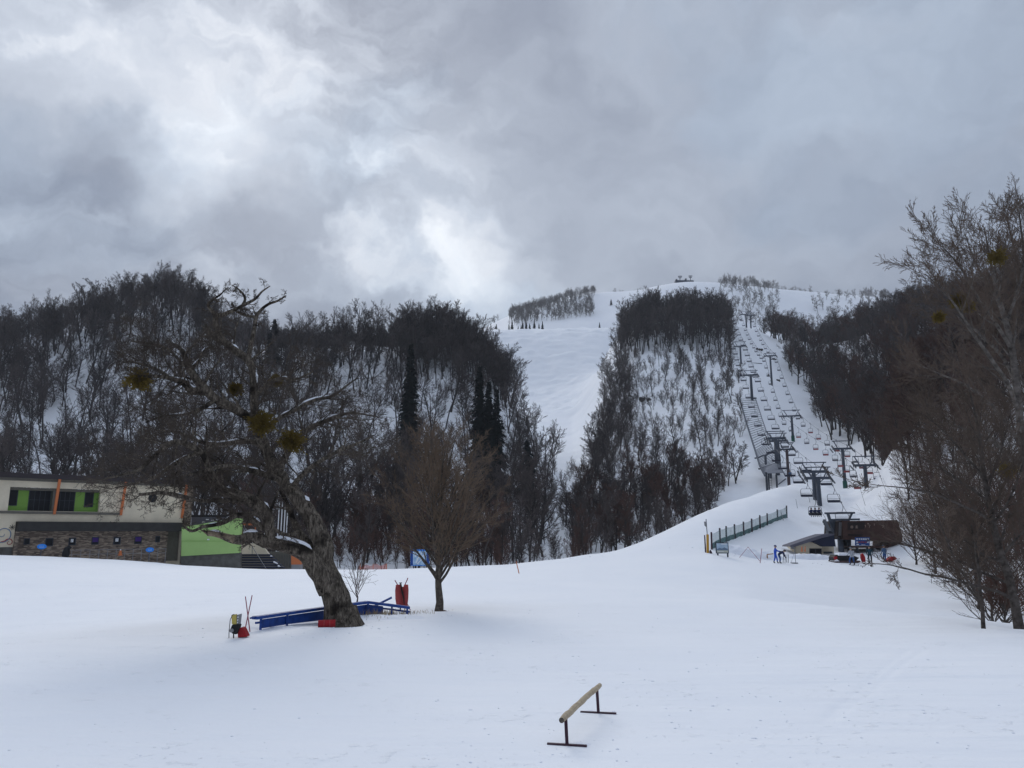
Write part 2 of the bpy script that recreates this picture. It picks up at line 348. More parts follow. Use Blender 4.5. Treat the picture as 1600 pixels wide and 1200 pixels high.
# ------------------------------------------------------------------ terrain
def vnoise(x, y, seed=0):
    xi, yi = np.floor(x).astype(np.int64), np.floor(y).astype(np.int64); xf, yf = x-xi, y-yi
    def h(a, b):
        n = (a*374761393 + b*668265263 + seed*982451653) & 0x7fffffff
        n = ((n ^ (n >> 13))*1274126177) & 0x7fffffff
        return ((n ^ (n >> 16)) & 0xffff)/65535.0*2-1
    u, v = xf*xf*(3-2*xf), yf*yf*(3-2*yf)
    return (h(xi, yi)*(1-u)+h(xi+1, yi)*u)*(1-v) + (h(xi, yi+1)*(1-u)+h(xi+1, yi+1)*u)*v
def fbm(x, y, o=4, seed=0):
    s = 0; a = 1; t = 0
    for k in range(o): s = s + a*vnoise(x*2**k, y*2**k, seed+k); t += a; a *= .5
    return s/t
P_ = lambda py: ('p', py)
RINGS = [
 [(-900, 4, 0), (2500, 4, 0)],
 [(-900, 15, 0), (0, 18.5, .03), (350, 24, .04), (700, 29, 0), (1100, 34, 0), (1240, 33, 0), (1400, 29, 0), (1600, 25.5, 0), (2500, 18, .2)],
 [(-900, 30, -.75), (0, 31, -.7), (250, 34, -.5), (400, 37, -.3), (700, 41, -.2), (1000, 44, -.2), (1150, 44, -.4), (1300, 42, -1.4), (1400, 38, -1.9), (1600, 34, -2.1), (2500, 28, -1.5)],
 [(-900, 54, .2), (0, 54, .1), (400, 58, 0), (800, 60, 0), (950, 70, .2), (1000, 74, P_(872)), (1060, 76, P_(866)), (1110, 78, P_(862)), (1160, 80, .3), (1200, 83, .05), (1250, 86, 0), (1400, 84, -.1), (1480, 70, -.9), (1600, 52, -1.4), (2500, 45, -1)],
 [(-900, 58, P_(860)), (0, 64, P_(867)), (100, 67, P_(871)), (200, 71, P_(876)), (285, 75, P_(884)), (400, 76, P_(889)), (560, 74, P_(892)), (700, 74, P_(886)), (800, 77, P_(882)), (880, 82, P_(873)), (960, 90, P_(861)), (1000, 94, P_(848)), (1040, 99, P_(829)), (1075, 105, P_(812)), (1100, 110, P_(800)), (1150, 118, P_(783)), (1200, 128, P_(765)), (1240, 135, P_(756)), (1275, 140, P_(757)), (1330, 140, P_(764)), (1365, 132, P_(745)), (1400, 122, P_(700)), (1430, 115, P_(660)), (1500, 108, P_(610)), (1560, 100, P_(575)), (1650, 92, P_(540)), (2500, 70, P_(400))],
 [(-900, 95, -1), (0, 92, -1.5), (560, 92, -2), (800, 97, -2.5), (900, 103, -2), (1000, 114, -1), (1060, 124, 1), (1100, 132, 3), (1150, 142, 6), (1200, 150, 9.5), (1240, 152, P_(757)), (1290, 155, P_(760)), (1330, 158, P_(757)), (1365, 152, 15), (1400, 142, 16), (1430, 135, 18), (1500, 128, 21), (1560, 120, 23), (1650, 112, 26), (2500, 95, 35)],
 [(-900, 118, 1), (0, 115, 1), (600, 115, 0), (800, 125, -1), (900, 140, 2), (1000, 145, 5), (1060, 150, 7), (1100, 155, 9), (1150, 165, 13), (1190, 170, P_(740)), (1240, 172, P_(733)), (1290, 174, P_(728)), (1330, 175, P_(722)), (1365, 172, P_(700)), (1400, 165, 22), (1430, 160, 25), (1500, 150, 30), (1600, 145, 33), (2500, 125, 50)],
 [(-900, 185, P_(690)), (0, 185, P_(690)), (200, 185, P_(670)), (300, 185, P_(680)), (600, 185, P_(700)), (700, 185, P_(700)), (800, 185, P_(725)), (850, 200, P_(742)), (900, 220, P_(725)), (950, 230, P_(690)), (1000, 235, P_(640)), (1070, 235, P_(625)), (1130, 235, P_(622)), (1165, 235, P_(615)), (1210, 235, P_(630)), (1240, 232, P_(645)), (1280, 230, P_(655)), (1320, 228, P_(650)), (1360, 215, P_(620)), (1400, 205, P_(600)), (1450, 200, P_(575)), (1600, 190, P_(550)), (2500, 170, P_(480))],
 [(-900, 260, P_(575)), (0, 255, P_(558)), (100, 255, P_(535)), (190, 255, P_(497)), (240, 255, P_(484)), (290, 255, P_(492)), (330, 255, P_(525)), (400, 255, P_(550)), (500, 250, P_(555)), (600, 250, P_(550)), (650, 250, P_(543)), (690, 245, P_(540)), (740, 240, P_(565)), (765, 240, P_(590)), (800, 240, P_(640)), (850, 265, P_(690)), (900, 280, P_(680)), (950, 285, P_(600)), (1000, 288, P_(560)), (1070, 288, P_(555)), (1130, 288, P_(560)), (1160, 285, P_(564)), (1210, 282, P_(572)), (1240, 282, P_(582)), (1280, 280, P_(590)), (1320, 270, P_(575)), (1360, 260, P_(550)), (1400, 250, P_(535)), (1450, 240, P_(515)), (1600, 230, P_(495)), (2500, 210, P_(430))],
 [(-900, 300, 45), (0, 300, 50), (240, 300, 62), (400, 300, 52), (650, 292, 52), (740, 287, 48), (765, 287, 44), (800, 292, 42), (850, 310, P_(655)), (900, 330, P_(638)), (930, 335, P_(590)), (960, 338, P_(532)), (1000, 338, P_(510)), (1070, 338, P_(502)), (1120, 338, P_(508)), (1150, 338, P_(513)), (1185, 336, P_(518)), (1210, 336, P_(535)), (1240, 330, P_(532)), (1280, 320, P_(540)), (1320, 310, P_(535)), (1360, 300, P_(522)), (1400, 285, P_(512)), (1450, 275, P_(497)), (1600, 260, P_(478)), (2500, 240, P_(410))],
 [(-900, 400, 40), (0, 400, 45), (250, 400, 70), (330, 400, P_(548)), (450, 400, P_(543)), (600, 400, P_(544)), (700, 400, P_(547)), (765, 380, P_(600)), (800, 380, P_(612)), (850, 380, P_(610)), (900, 385, P_(595)), (930, 388, P_(582)), (960, 390, P_(575)), (1000, 400, 80), (1070, 400, 82), (1120, 400, 80), (1150, 385, 86), (1185, 380, 88), (1210, 380, 86), (1240, 380, 88), (1320, 380, 86), (1400, 360, 82), (1600, 340, 86), (2500, 300, 110)],
 [(-900, 520, 30), (0, 520, 60), (330, 480, 85), (600, 480, 95), (700, 480, P_(545)), (740, 480, P_(528)), (765, 480, P_(520)), (800, 480, P_(518)), (900, 480, P_(517)), (970, 480, P_(514)), (1000, 480, P_(515)), (1100, 480, P_(518)), (1150, 480, P_(520)), (1210, 480, P_(522)), (1240, 480, 120), (1300, 470, 108), (1600, 450, 110), (2500, 400, 130)],
 [(-900, 570, 20), (0, 570, 50), (600, 570, 80), (765, 570, 112), (800, 560, 122), (1210, 560, 122), (1300, 560, 108), (1600, 550, 112), (2500, 500, 120)],
 [(-900, 700, 20), (0, 700, 50), (600, 700, 90), (740, 700, 140), (765, 690, 165), (800, 690, P_(512)), (850, 690, P_(507)), (950, 690, P_(498)), (1000, 680, P_(495)), (1100, 680, P_(490)), (1200, 680, P_(497)), (1260, 680, P_(516)), (1300, 680, P_(520)), (1350, 680, P_(512)), (1400, 680, P_(502)), (1450, 680, P_(494)), (1600, 680, 160), (2500, 600, 120)],
 [(-900, 850, 0), (0, 850, 60), (600, 850, 120), (700, 850, 170), (740, 850, P_(524)), (765, 850, P_(512)), (800, 850, P_(500)), (850, 850, P_(483)), (900, 850, P_(469)), (950, 850, P_(463)), (1000, 850, P_(461)), (1030, 850, P_(453)), (1070, 850, P_(448)), (1100, 850, P_(448)), (1150, 850, P_(452)), (1200, 850, P_(457)), (1250, 850, P_(461)), (1300, 850, P_(465)), (1350, 850, P_(470)), (1400, 850, P_(475)), (1450, 850, P_(482)), (1500, 850, P_(495)), (1600, 850, 200), (2500, 850, 100)],
 [(-900, 1200, -10), (700, 1200, 100), (1100, 1200, 190), (1500, 1200, 150), (2500, 1200, 60)],
 [(-900, 3200, -60), (2500, 3200, -60)],
]
NT = 641
TG = np.concatenate([[-6, -3.5, -2.2], np.linspace(-1.45, 1.45, NT), [2.2, 3.5, 6]])
YG = np.concatenate([4*np.exp(np.linspace(0, math.log(60/4.0), 250, endpoint=False)), np.linspace(60, 140, 130, endpoint=False), np.linspace(140, 560, 430, endpoint=False), 560*np.exp(np.linspace(0, math.log(3200/560.0), 170))])
def build_rings():
    Yk = []; Zk = []
    for rg in RINGS:
        t = []; y = []; z = []
        for (px, Y, s) in rg:
            if isinstance(s, tuple): p = at(px, s[1], Y)
            else:
                q = at(px, 700, Y); p = Vector((q.x, Y, s))
            t.append(p.x/Y); y.append(Y); z.append(p.z)
        t = np.array(t); o = np.argsort(t)
        fine = np.linspace(-1.6, 1.6, 3201)
        yf = np.interp(fine, t[o], np.array(y)[o]); zf = np.interp(fine, t[o], np.array(z)[o])
        ker = np.exp(-.5*(np.arange(-18, 19)/7.0)**2); ker /= ker.sum()
        pad = lambda a: np.convolve(np.pad(a, 18, mode='edge'), ker, 'valid')
        yf, zf = pad(yf), pad(zf)
        Yk.append(np.interp(TG, fine, yf)); Zk.append(np.interp(TG, fine, zf))
    return np.array(Yk), np.array(Zk)
def pchip(x, y, xq):
    h = np.diff(x); d = np.diff(y)/h; m = np.zeros(len(x))
    for i in range(1, len(x)-1):
        if d[i-1]*d[i] > 0:
            w1 = 2*h[i]+h[i-1]; w2 = h[i]+2*h[i-1]; m[i] = (w1+w2)/(w1/d[i-1]+w2/d[i])
    m[0] = 0; m[-1] = d[-1]
    i = np.clip(np.searchsorted(x, xq)-1, 0, len(x)-2); s = (xq-x[i])/h[i]
    s = np.clip(s, 0, 1)
    return (2*s**3-3*s**2+1)*y[i] + (s**3-2*s**2+s)*h[i]*m[i] + (-2*s**3+3*s**2)*y[i+1] + (s**3-s**2)*h[i]*m[i+1]
YK, ZK = build_rings()
ZG = np.zeros((len(YG), len(TG)))
for j in range(len(TG)): ZG[:, j] = pchip(YK[:, j], ZK[:, j], YG)
XX = YG[:, None]*TG[None, :]; YY = np.repeat(YG[:, None], len(TG), 1)
ppx = 800 + TG[None, :]*1222
def sst(a, b, x): t_ = np.clip((x-a)/(b-a), 0, 1); return t_*t_*(3-2*t_)
far = sst(100, 140, YY)*(1-.75*((ppx > 1150) & (ppx < 1300) & (YY < 345)))
amp_hill = 1.3*far*(1-sst(330, 380, YY)*(ppx > 760))
ZG += fbm(XX/13, YY/13, 4, 3)*amp_hill
mog = sst(300, 345, YY)*(1-sst(560, 620, YY))*(ppx > 740)*(ppx < 1000)
ZG += mog*((np.abs(fbm(XX/5, YY/7, 3, 9))*1.5-.4)*1.25+fbm(XX/2.4, YY/3.4, 2, 19)*.5)
ZG += sst(560, 640, YY)*fbm(XX/30, YY/30, 4, 5)*2.2*(1-sst(780, 840, YY)*.85)
ZG += (1-sst(80, 110, YY))*sst(5, 14, YY)*(fbm(XX/8, YY/5, 3, 21)*.085+fbm(XX/1.3, YY/1.1, 3, 22)*.030*np.clip(fbm(XX/6, YY/6, 2, 23)*3, 0, 1))
ZG += sst(85, 110, YY)*(1-sst(130, 150, YY))*(ppx > 1100)*(ppx < 1350)*fbm(XX/6, YY/6, 3, 31)*.25
ZG += (np.abs(ppx-1500) < 180)*sst(80, 100, YY)*(1-sst(130, 150, YY))*fbm(XX/5, YY/5, 3, 33)*.9
for (ax_, ay_, bx_, by_) in (((at(398, 1203, 9.5).x), 9.6, at(512, 1172, 11).x, 10.9), (at(1300, 1120, 13).x, 13.2, at(1480, 1010, 20).x, 21.0), (at(1285, 1120, 13).x, 13.2, at(1455, 1010, 20).x, 21.0)):
    dx, dy = bx_-ax_, by_-ay_; L2 = dx*dx+dy*dy; u = np.clip(((XX-ax_)*dx+(YY-ay_)*dy)/L2, 0, 1); dd = np.hypot(XX-ax_-u*dx, YY-ay_-u*dy)
    ZG -= .034*np.exp(-(dd/.07)**2)*(.6+.4*fbm(XX*2, YY*2, 2, 77))
for (tx_, ty_, tr_, td_) in ((at(685, 951, 31.3).x, 31.3, .55, .16), (at(533, 975, 26.3).x, 26.3, .95, .16), (at(1591, 976, 26.2).x, 26.2, .6, .18), (at(1537, 974, 26).x, 26.0, .4, .14), (at(556, 957, 29.2).x, 29.2, .3, .1), (at(628, 954, 29.6).x, 29.6, .3, .08)):
    ZG -= td_*np.exp(-((XX-tx_)**2+(YY-ty_)**2)/tr_**2)
def H(x, y):
    y = max(4.01, min(3190, y)); t = x/y
    i = max(0, min(len(YG)-2, int(np.searchsorted(YG, y))-1)); fi = max(0., min(1., (y-YG[i])/(YG[i+1]-YG[i])))
    j = int(np.searchsorted(TG, t))-1; j = max(0, min(len(TG)-2, j)); fj = (t-TG[j])/(TG[j+1]-TG[j]); fj = max(0, min(1, fj))
    return float((ZG[i, j]*(1-fj)+ZG[i, j+1]*fj)*(1-fi) + (ZG[i+1, j]*(1-fj)+ZG[i+1, j+1]*fj)*fi)
def ground_px(px, Y):
    t = (px-800)/1222.0; x = t*Y
    for _ in range(4):
        z = H(x, Y); q = pix((x, Y, z)); x += (px-q[0])*Y/F
    return Vector((x, Y, H(x, Y)))
nb = 24
yb = np.linspace(-90, 4, nb, endpoint=False)
XB = np.array([TG*(4+(4-y)*3) for y in yb]); YB = np.repeat(yb[:, None], len(TG), 1); ZB = np.zeros_like(XB)
AX = np.vstack([XB, XX]); AY = np.vstack([YB, YY]); AZ = np.vstack([ZB, ZG])
AX[:nb] = np.array([TG*(4+(4-y)*3) for y in yb])
nr, ncol = AX.shape
idx = np.arange(nr*ncol).reshape(nr, ncol)
FQ = np.stack([idx[:-1, :-1], idx[:-1, 1:], idx[1:, 1:], idx[1:, :-1]], -1).reshape(-1, 4)
g = link('snow_ground', mesh_from('snow_ground', np.stack([AX, AY, AZ], -1), FQ, MT['snow'], smooth=True))
tag(g, kind='structure')

# ------------------------------------------------------------------ trees
def rperp(d):
    v = Vector((random.gauss(0, 1), random.gauss(0, 1), random.gauss(0, 1))); v -= d*v.dot(d)
    return v.normalized() if v.length > 1e-4 else d.orthogonal().normalized()
UP = Vector((0, 0, 1))
def grow(p, d, Ln, r, lvl, prm, out):
    n = prm['n'][lvl]; step = Ln/n; pts = [p.copy()]; rad = [r]; ds = [d.copy()]
    wob = prm['wob'][lvl]; tr = prm['trop'][lvl]
    for i in range(n):
        d = (d + rperp(d)*random.uniform(0, wob) + UP*tr).normalized()
        p = p + d*step; pts.append(p.copy()); rad.append(max(prm['rmin'], r*(1-(i+1)/n*prm['taper'][lvl]))); ds.append(d)
    out[lvl].append((pts, rad))
    if lvl+1 < len(prm['n']):
        spawn(pts, rad, ds, Ln, lvl, prm, out)
def spawn(pts, rad, ds, Ln, lvl, prm, out, count=None, s0=None, lenf=None):
    n = len(pts)-1; c = count if count is not None else prm['nc'][lvl]
    s0 = prm['s0'][lvl] if s0 is None else s0
    for k in range(c):
        s = s0 + (1-s0)*(k+random.random())/c
        fi = s*n; i = min(int(fi), n-1); f = fi-i
        q = pts[i].lerp(pts[i+1], f); rr = rad[i]*(1-f)+rad[i+1]*f
        d = ds[min(i+1, n)]
        a = R(random.uniform(*prm['ang'][lvl]))
        nd = (d*math.cos(a) + rperp(d)*math.sin(a)).normalized()
        if prm.get('flat'): nd = Vector((nd.x, nd.y, nd.z*prm['flat'])).normalized()
        l2 = (lenf or prm['lr'][lvl]*Ln)*(1-prm.get('fall', .45)*s)*random.uniform(.65, 1.25)
        grow(q, nd, l2, max(prm['rmin'], rr*prm['rr'][lvl]), lvl+1, prm, out)
def segs_arrays(branches, sides=3):
    """loose prisms, vectorised"""
    P0 = []; P1 = []; R0 = []; R1 = []
    for pts, rad in branches:
        for i in range(len(pts)-1): P0.append(pts[i]); P1.append(pts[i+1]); R0.append(rad[i]); R1.append(rad[i+1])
    P0 = np.array([tuple(p) for p in P0]); P1 = np.array([tuple(p) for p in P1]); R0 = np.array(R0); R1 = np.array(R1)
    d = P1-P0; ln = np.linalg.norm(d, axis=1, keepdims=True); d = d/np.maximum(ln, 1e-9)
    a = np.where(np.abs(d[:, 2:3]) < .9, np.array([[0, 0, 1.]]), np.array([[1., 0, 0]]))
    x = np.cross(d, a); x /= np.linalg.norm(x, axis=1, keepdims=True); y = np.cross(d, x)
    V = []
    for P, Rr in ((P0, R0), (P1, R1)):
        for k in range(sides):
            t = 2*math.pi*k/sides; V.append(P + (x*math.cos(t)+y*math.sin(t))*Rr[:, None])
    V = np.stack(V, 1).reshape(-1, 3); m = len(P0); b = (np.arange(m)*2*sides)[:, None]
    Fc = []
    for k in range(sides):
        k2 = (k+1) % sides; Fc.append(np.concatenate([b+k, b+k2, b+k2+sides, b+k+sides], 1))
    return V, np.stack(Fc, 1).reshape(-1, 4)
def tubes_arrays(branches, sides=8, rough=0.0, freq=3.0):
    V = []; Fc = []; base = 0
    for pts, rad in branches:
        n = len(pts); d = (pts[1]-pts[0]).normalized(); x = d.orthogonal().normalized()
        for i, p in enumerate(pts):
            dd = (pts[min(i+1, n-1)]-pts[max(i-1, 0)]).normalized()
            x = x - dd*x.dot(dd); x = x.normalized() if x.length > 1e-5 else dd.orthogonal().normalized(); y = dd.cross(x)
            for k in range(sides):
                t = 2*math.pi*k/sides; o = x*math.cos(t)+y*math.sin(t); rr = rad[i]
                if rough: rr *= 1+rough*mnoise.noise((p+o*rad[i]*1.5)*freq)+rough*.5*mnoise.noise((p+o*rad[i]*2)*freq*3)
                V.append(tuple(p+o*rr))
        for i in range(n-1):
            for k in range(sides):
                a = base+i*sides+k; b = base+i*sides+(k+1) % sides; Fc.append((a, b, b+sides, a+sides))
        e = base+(n-1)*sides
        if sides % 2 == 0:
            for k in range(0, sides//2-1): Fc.append((e+k, e+k+1, e+sides-k-2, e+sides-k-1))
        base += n*sides
    return np.array(V), np.array(Fc)
def join(parts):
    V = []; Fc = []; b = 0
    for v, f in parts:
        if len(v) == 0: continue
        V.append(v); Fc.append(f+b); b += len(v)
    return np.vstack(V), np.vstack(Fc)

def forest_variant(seed, h=13.0, kind='tall'):
    random.seed(seed)
    if kind == 'tall':
        prm = dict(n=[9, 5, 3, 2], wob=[.11, .20, .24, .16], trop=[.03, .07, .05, .04], taper=[.78, .8, .8, .6], nc=[14, 8, 6], s0=[.42, .2, .15],
                   ang=[(25, 50), (20, 46), (18, 42)], lr=[.37, .50, .62], rr=[.5, .5, .6], rmin=.020, fall=.45)
        r = h*.0135
    elif kind == 'spread':
        prm = dict(n=[7, 5, 3, 2], wob=[.16, .26, .26, .16], trop=[.03, .08, .05, .04], taper=[.7, .8, .8, .6], nc=[15, 9, 7], s0=[.22, .2, .15],
                   ang=[(30, 60), (22, 50), (18, 42)], lr=[.47, .50, .62], rr=[.55, .5, .6], rmin=.020, fall=.5)
        r = h*.019
    else:  # thin young growth
        prm = dict(n=[6, 4, 2], wob=[.14, .26, .2], trop=[.04, .08, .05], taper=[.8, .8, .6], nc=[16, 7], s0=[.12, .15],
                   ang=[(22, 50), (25, 55)], lr=[.38, .45], rr=[.55, .6], rmin=.019, fall=.5)
        r = h*.009
    out = [[] for _ in prm['n']]
    if kind == 'young':
        for k in range(3): grow(Vector((random.uniform(-.3, .3), random.uniform(-.3, .3), 0)), Vector((random.uniform(-.3, .3), random.uniform(-.3, .3), 1)).normalized(), h*random.uniform(.7, 1), r, 0, prm, out)
    else:
        grow(Vector((0, 0, -.6)), Vector((random.uniform(-.14, .14), random.uniform(-.14, .14), 1)).normalized(), h*.93, r, 0, prm, out)
        if random.random() < .4:
            grow(Vector((.25, .1, -.6)), Vector((random.uniform(-.25, .25), random.uniform(-.25, .25), 1)).normalized(), h*.8, r*.8, 0, prm, out)
    tv, tf = tubes_arrays(out[0]+out[1], 5) if kind != 'young' else tubes_arrays(out[0], 4)
    cv, cf = segs_arrays(sum(out[2:], []) if kind != 'young' else sum(out[1:], []), 3)
    return (tv, tf), (cv, cf)
VAR = []   # (kind, base height, trunk mesh, crown mesh, joined mesh)
def add_variant(kind, h, seed, tm, cm, base):
    (tv, tf), (cv, cf) = forest_variant(seed, h, base)
    trunk = mesh_from('trunk', tv, tf, tm); crown = mesh_from('crown', cv, cf, cm)
    jv, jf = join([(tv, tf), (cv, cf)])
    jm = mesh_from('forest_tree', jv, jf, [tm, cm], np.concatenate([np.zeros(len(tf)), np.ones(len(cf))]))
    VAR.append((kind, h, trunk, crown, jm)); return len(VAR)-1
VI = {'tall': [], 'spread': [], 'young': [], 'pale': [], 'redyoung': [], 'brown': []}
for s in range(8): VI['tall'].append(add_variant('tall', 14, 100+s, MT['bark'], MT['twig'], 'tall'))
for s in range(5): VI['spread'].append(add_variant('spread', 11, 200+s, MT['bark'], MT['twig'], 'spread'))
for s in range(4): VI['young'].append(add_variant('young', 6, 300+s, MT['bark'], MT['twig'], 'young'))
for s in range(3): VI['redyoung'].append(add_variant('redyoung', 6, 350+s, MT['bark'], MT['redtwig'], 'young'))
for s in range(4): VI['brown'].append(add_variant('brown', 12, 370+s, MT['bark'], MT['redtwig'], 'tall' if s % 2 else 'spread'))
for s in range(4): VI['pale'].append(add_variant('pale', 10, 400+s, MT['pale'], MT['pale'], 'spread'))

def conifer_meshes(seed, h=12.0):
    random.seed(seed); V = []; Fc = []
    n = 46
    for i in range(n):
        z = h*(.12+.87*i/n); rmax = (h*.155)*(1-i/n)**.8*random.uniform(.75, 1.15)+.12
        for k in range(9 if i < n*.7 else 6):
            a = random.uniform(0, 2*math.pi); ca, sa = math.cos(a), math.sin(a); L_ = rmax*random.uniform(.7, 1.1)
            for q in range(4):
                f0 = q/4*.9+.1; rr = L_*f0; w = .30*(1.15-f0)+.10; zz = z-rr*.35+random.uniform(-.12, .12)
                c = Vector((ca*rr, sa*rr, zz)); t = Vector((ca, sa, -.45))*(L_*.42); s_ = Vector((-sa, ca, random.uniform(-.4, .4)))*w
                b = len(V); V += [tuple(c-s_), tuple(c+s_), tuple(c+t+s_*.35), tuple(c+t-s_*.35)]; Fc.append((b, b+1, b+2, b+3))
    tv, tf = tubes_arrays([([Vector((0, 0, -.6)), Vector((0, 0, h*.5)), Vector((0, 0, h*.98))], [h*.016, h*.01, .02])], 6)
    return mesh_from('trunk', tv, tf, MT['bark']), mesh_from('foliage', np.array(V), np.array(Fc), MT['needle'])
CONI = [conifer_meshes(500+s) for s in range(4)]

# scatter of the woods: (px range, Y range, count, kinds with weight, height range)
random.seed(11)
PTS = []   # (pos, kind, height)
def scatter(px0, px1, y0, y1, cnt, kinds, hr, cond=None, mind=2.0, region=''):
    made = 0; tries = 0; near = []
    while made < cnt and tries < cnt*30:
        tries += 1
        Y = random.uniform(y0, y1); px = random.uniform(px0, px1)
        if cond and not cond(px, Y): continue
        p = ground_px(px, Y)
        if any((p.x-q.x)**2+(p.y-q.y)**2 < mind*mind for q in near): continue
        near.append(p)
        k = random.choices(list(kinds), list(kinds.values()))[0]
        h = hr[0]+(hr[1]-hr[0])*random.random()**1.2
        if k in ('young', 'redyoung'): h *= .55
        PTS.append((p, k, h, region)); made += 1
def edge_left(px, Y):      # the hill above the lodge ends where the gully opens
    lim = np.interp(Y, [97, 115, 150, 185, 215, 240, 258], [860, 852, 850, 862, 850, 800, 775]); return px < lim
lodge = 'hill'
scatter(-200, 905, 112, 236, 500, {'tall': 7, 'spread': 1.8, 'young': 4}, (11, 18.5), edge_left, 2.2, 'hill')
scatter(-140, 760, 205, 238, 190, {'tall': 8, 'spread': 2, 'young': 2}, (11, 17), edge_left, 1.9, 'hill')
scatter(-120, 330, 234, 258, 165, {'tall': 7, 'spread': 4}, (11, 16), None, 1.8, 'ridge')
scatter(330, 640, 236, 258, 130, {'tall': 5, 'spread': 3, 'young': 2}, (7, 11), None, 1.8, 'ridge')
scatter(625, 800, 214, 250, 150, {'tall': 7, 'spread': 4}, (11, 16), edge_left, 1.7, 'hump')
scatter(380, 790, 97, 140, 200, {'redyoung': 5, 'young': 2, 'spread': 1.5, 'brown': 1.5}, (7, 11.5), None, 1.5, 'hillfoot')
scatter(780, 915, 100, 205, 75, {'redyoung': 4, 'young': 6, 'spread': .6}, (6, 10), None, 2.4, 'hillfoot')
scatter(330, 770, 396, 425, 200, {'tall': 5, 'spread': 3}, (9, 13), None, 2.5, 'farridge')
def spur(px, Y): return np.interp(Y, [188, 230, 260, 290, 340], [915, 935, 945, 962, 985]) < px < np.interp(Y, [230, 290, 340], [1160, 1143, 1135])
scatter(940, 1150, 292, 345, 230, {'tall': 6, 'spread': 3}, (11, 16), spur, 2.2, 'spurtop')
scatter(905, 1165, 188, 292, 270, {'young': 8, 'spread': .7, 'tall': .8}, (6, 10.5), spur, 2.0, 'spurmid')
scatter(918, 985, 165, 290, 60, {'spread': 5, 'tall': 3}, (8, 12), lambda px, Y: px > np.interp(Y, [165, 230, 290], [915, 925, 945]), 3, 'spuredge')
scatter(895, 1180, 112, 172, 235, {'spread': 2.5, 'tall': 1.5, 'redyoung': 5, 'young': 3, 'brown': 2.5}, (6, 9.5), lambda px, Y: px < np.interp(Y, [128, 150, 170, 190], [1090, 1120, 1160, 1175]) and Y > np.interp(px, [880, 1000, 1100, 1180], [112, 118, 134, 158]), 1.6, 'spurfoot')
def rwood(px, Y): return px > np.interp(Y, [180, 200, 232, 282, 336, 345], [1345, 1300, 1272, 1232, 1205, 1185])
scatter(1185, 1660, 165, 345, 900, {'tall': 4, 'spread': 2.5, 'young': .7, 'brown': 3.5}, (10, 15), rwood, 1.9, 'rightwood')
scatter(1350, 1480, 148, 205, 130, {'brown': 6, 'tall': 2, 'redyoung': 2}, (8, 13), lambda px, Y: px > np.interp(Y, [148, 175, 205], [1372, 1352, 1330]), 1.8, 'rightwood')
scatter(1412, 1580, 82, 124, 120, {'brown': 4, 'redyoung': 3, 'young': 3, 'tall': 1}, (7, 11), lambda px, Y: Y > np.interp(px, [1412, 1480, 1580], [104, 86, 78]), 1.6, 'bank')
scatter(1388, 1460, 106, 150, 90, {'brown': 4, 'redyoung': 5}, (6, 10), lambda px, Y: Y > np.interp(px, [1388, 1460], [128, 104]), 1.5, 'bank')
scatter(1375, 1700, 88, 165, 300, {'young': 3, 'redyoung': 4, 'spread': 1, 'tall': 1, 'brown': 4}, (7, 13), lambda px, Y: Y > np.interp(px, [1390, 1450, 1500, 1700], [125, 100, 90, 75]), 1.5, 'bank')
scatter(1440, 1700, 48, 88, 60, {'young': 3, 'redyoung': 3, 'spread': 2}, (5, 8.5), lambda px, Y: Y > np.interp(px, [1440, 1500, 1600, 1700], [80, 66, 55, 48]), 1.5, 'bank')
scatter(795, 925, 700, 815, 230, {'pale': 3, 'tall': 2}, (6, 10), None, 3.5, 'summit')
for (x0, x1, y0, y1, c) in ((800, 930, 700, 820, 120), (770, 880, 800, 850, 26), (1125, 1215, 660, 845, 120), (1265, 1350, 690, 800, 34), (1350, 1440, 700, 850, 40), (1112, 1330, 840, 856, 60)):
    scatter(x0, x1, y0, y1, c, {'pale': 1}, (5, 8) if y0 == 840 else (8, 12), None, 4, 'summit')
scatter(1375, 1400, 846, 856, 12, {'tall': 1}, (12, 15), None, 2, 'summit')
scatter(955, 1005, 846, 856, 6, {'pale': 1}, (6, 9), None, 4, 'summit')
scatter(1330, 1600, 345, 420, 60, {'tall': 1}, (10, 14), None, 4, 'rightwood')

PTS.sort(key=lambda q: -(q[2]/q[0].y))
# keep the ones outside the picture as part of the wood
inview = [q for q in PTS if -20 < pix(q[0])[0] < 1620]
rest = [q for q in PTS if not (-20 < pix(q[0])[0] < 1620)]
NIND = 292
LAND = [(-400, 60, 'above the lodge roof'), (60, 150, 'above the lodge windows'), (150, 230, 'above the orange fins of the lodge'), (230, 300, 'above the lodge chimney'), (300, 380, 'above the green annex'),
        (380, 450, 'behind the forked trunk of the old tree'), (450, 530, 'beside the trunk of the old tree'), (530, 600, 'behind the small sapling'), (600, 660, 'above the blue map board'),
        (660, 720, 'behind the round brown tree'), (720, 780, 'beyond the round brown tree'), (780, 840, 'beside the snowy gully'), (840, 905, 'at the mouth of the snowy gully'), (905, 960, 'on the gully side of the spur'),
        (960, 1010, 'under the dark spur top'), (1010, 1060, 'in the middle of the spur'), (1060, 1110, 'on the spur above the long snow crest'), (1110, 1185, 'on the spur beside the net deck'),
        (1185, 1260, 'across the piste from the net deck'), (1260, 1310, 'beside the upper piste'), (1310, 1360, 'above the green footed tower'), (1360, 1420, 'above the brown lift station'), (1420, 1480, 'on the bank past the station'),
        (1480, 1540, 'on the stream bank'), (1540, 2000, 'behind the pale beech')]
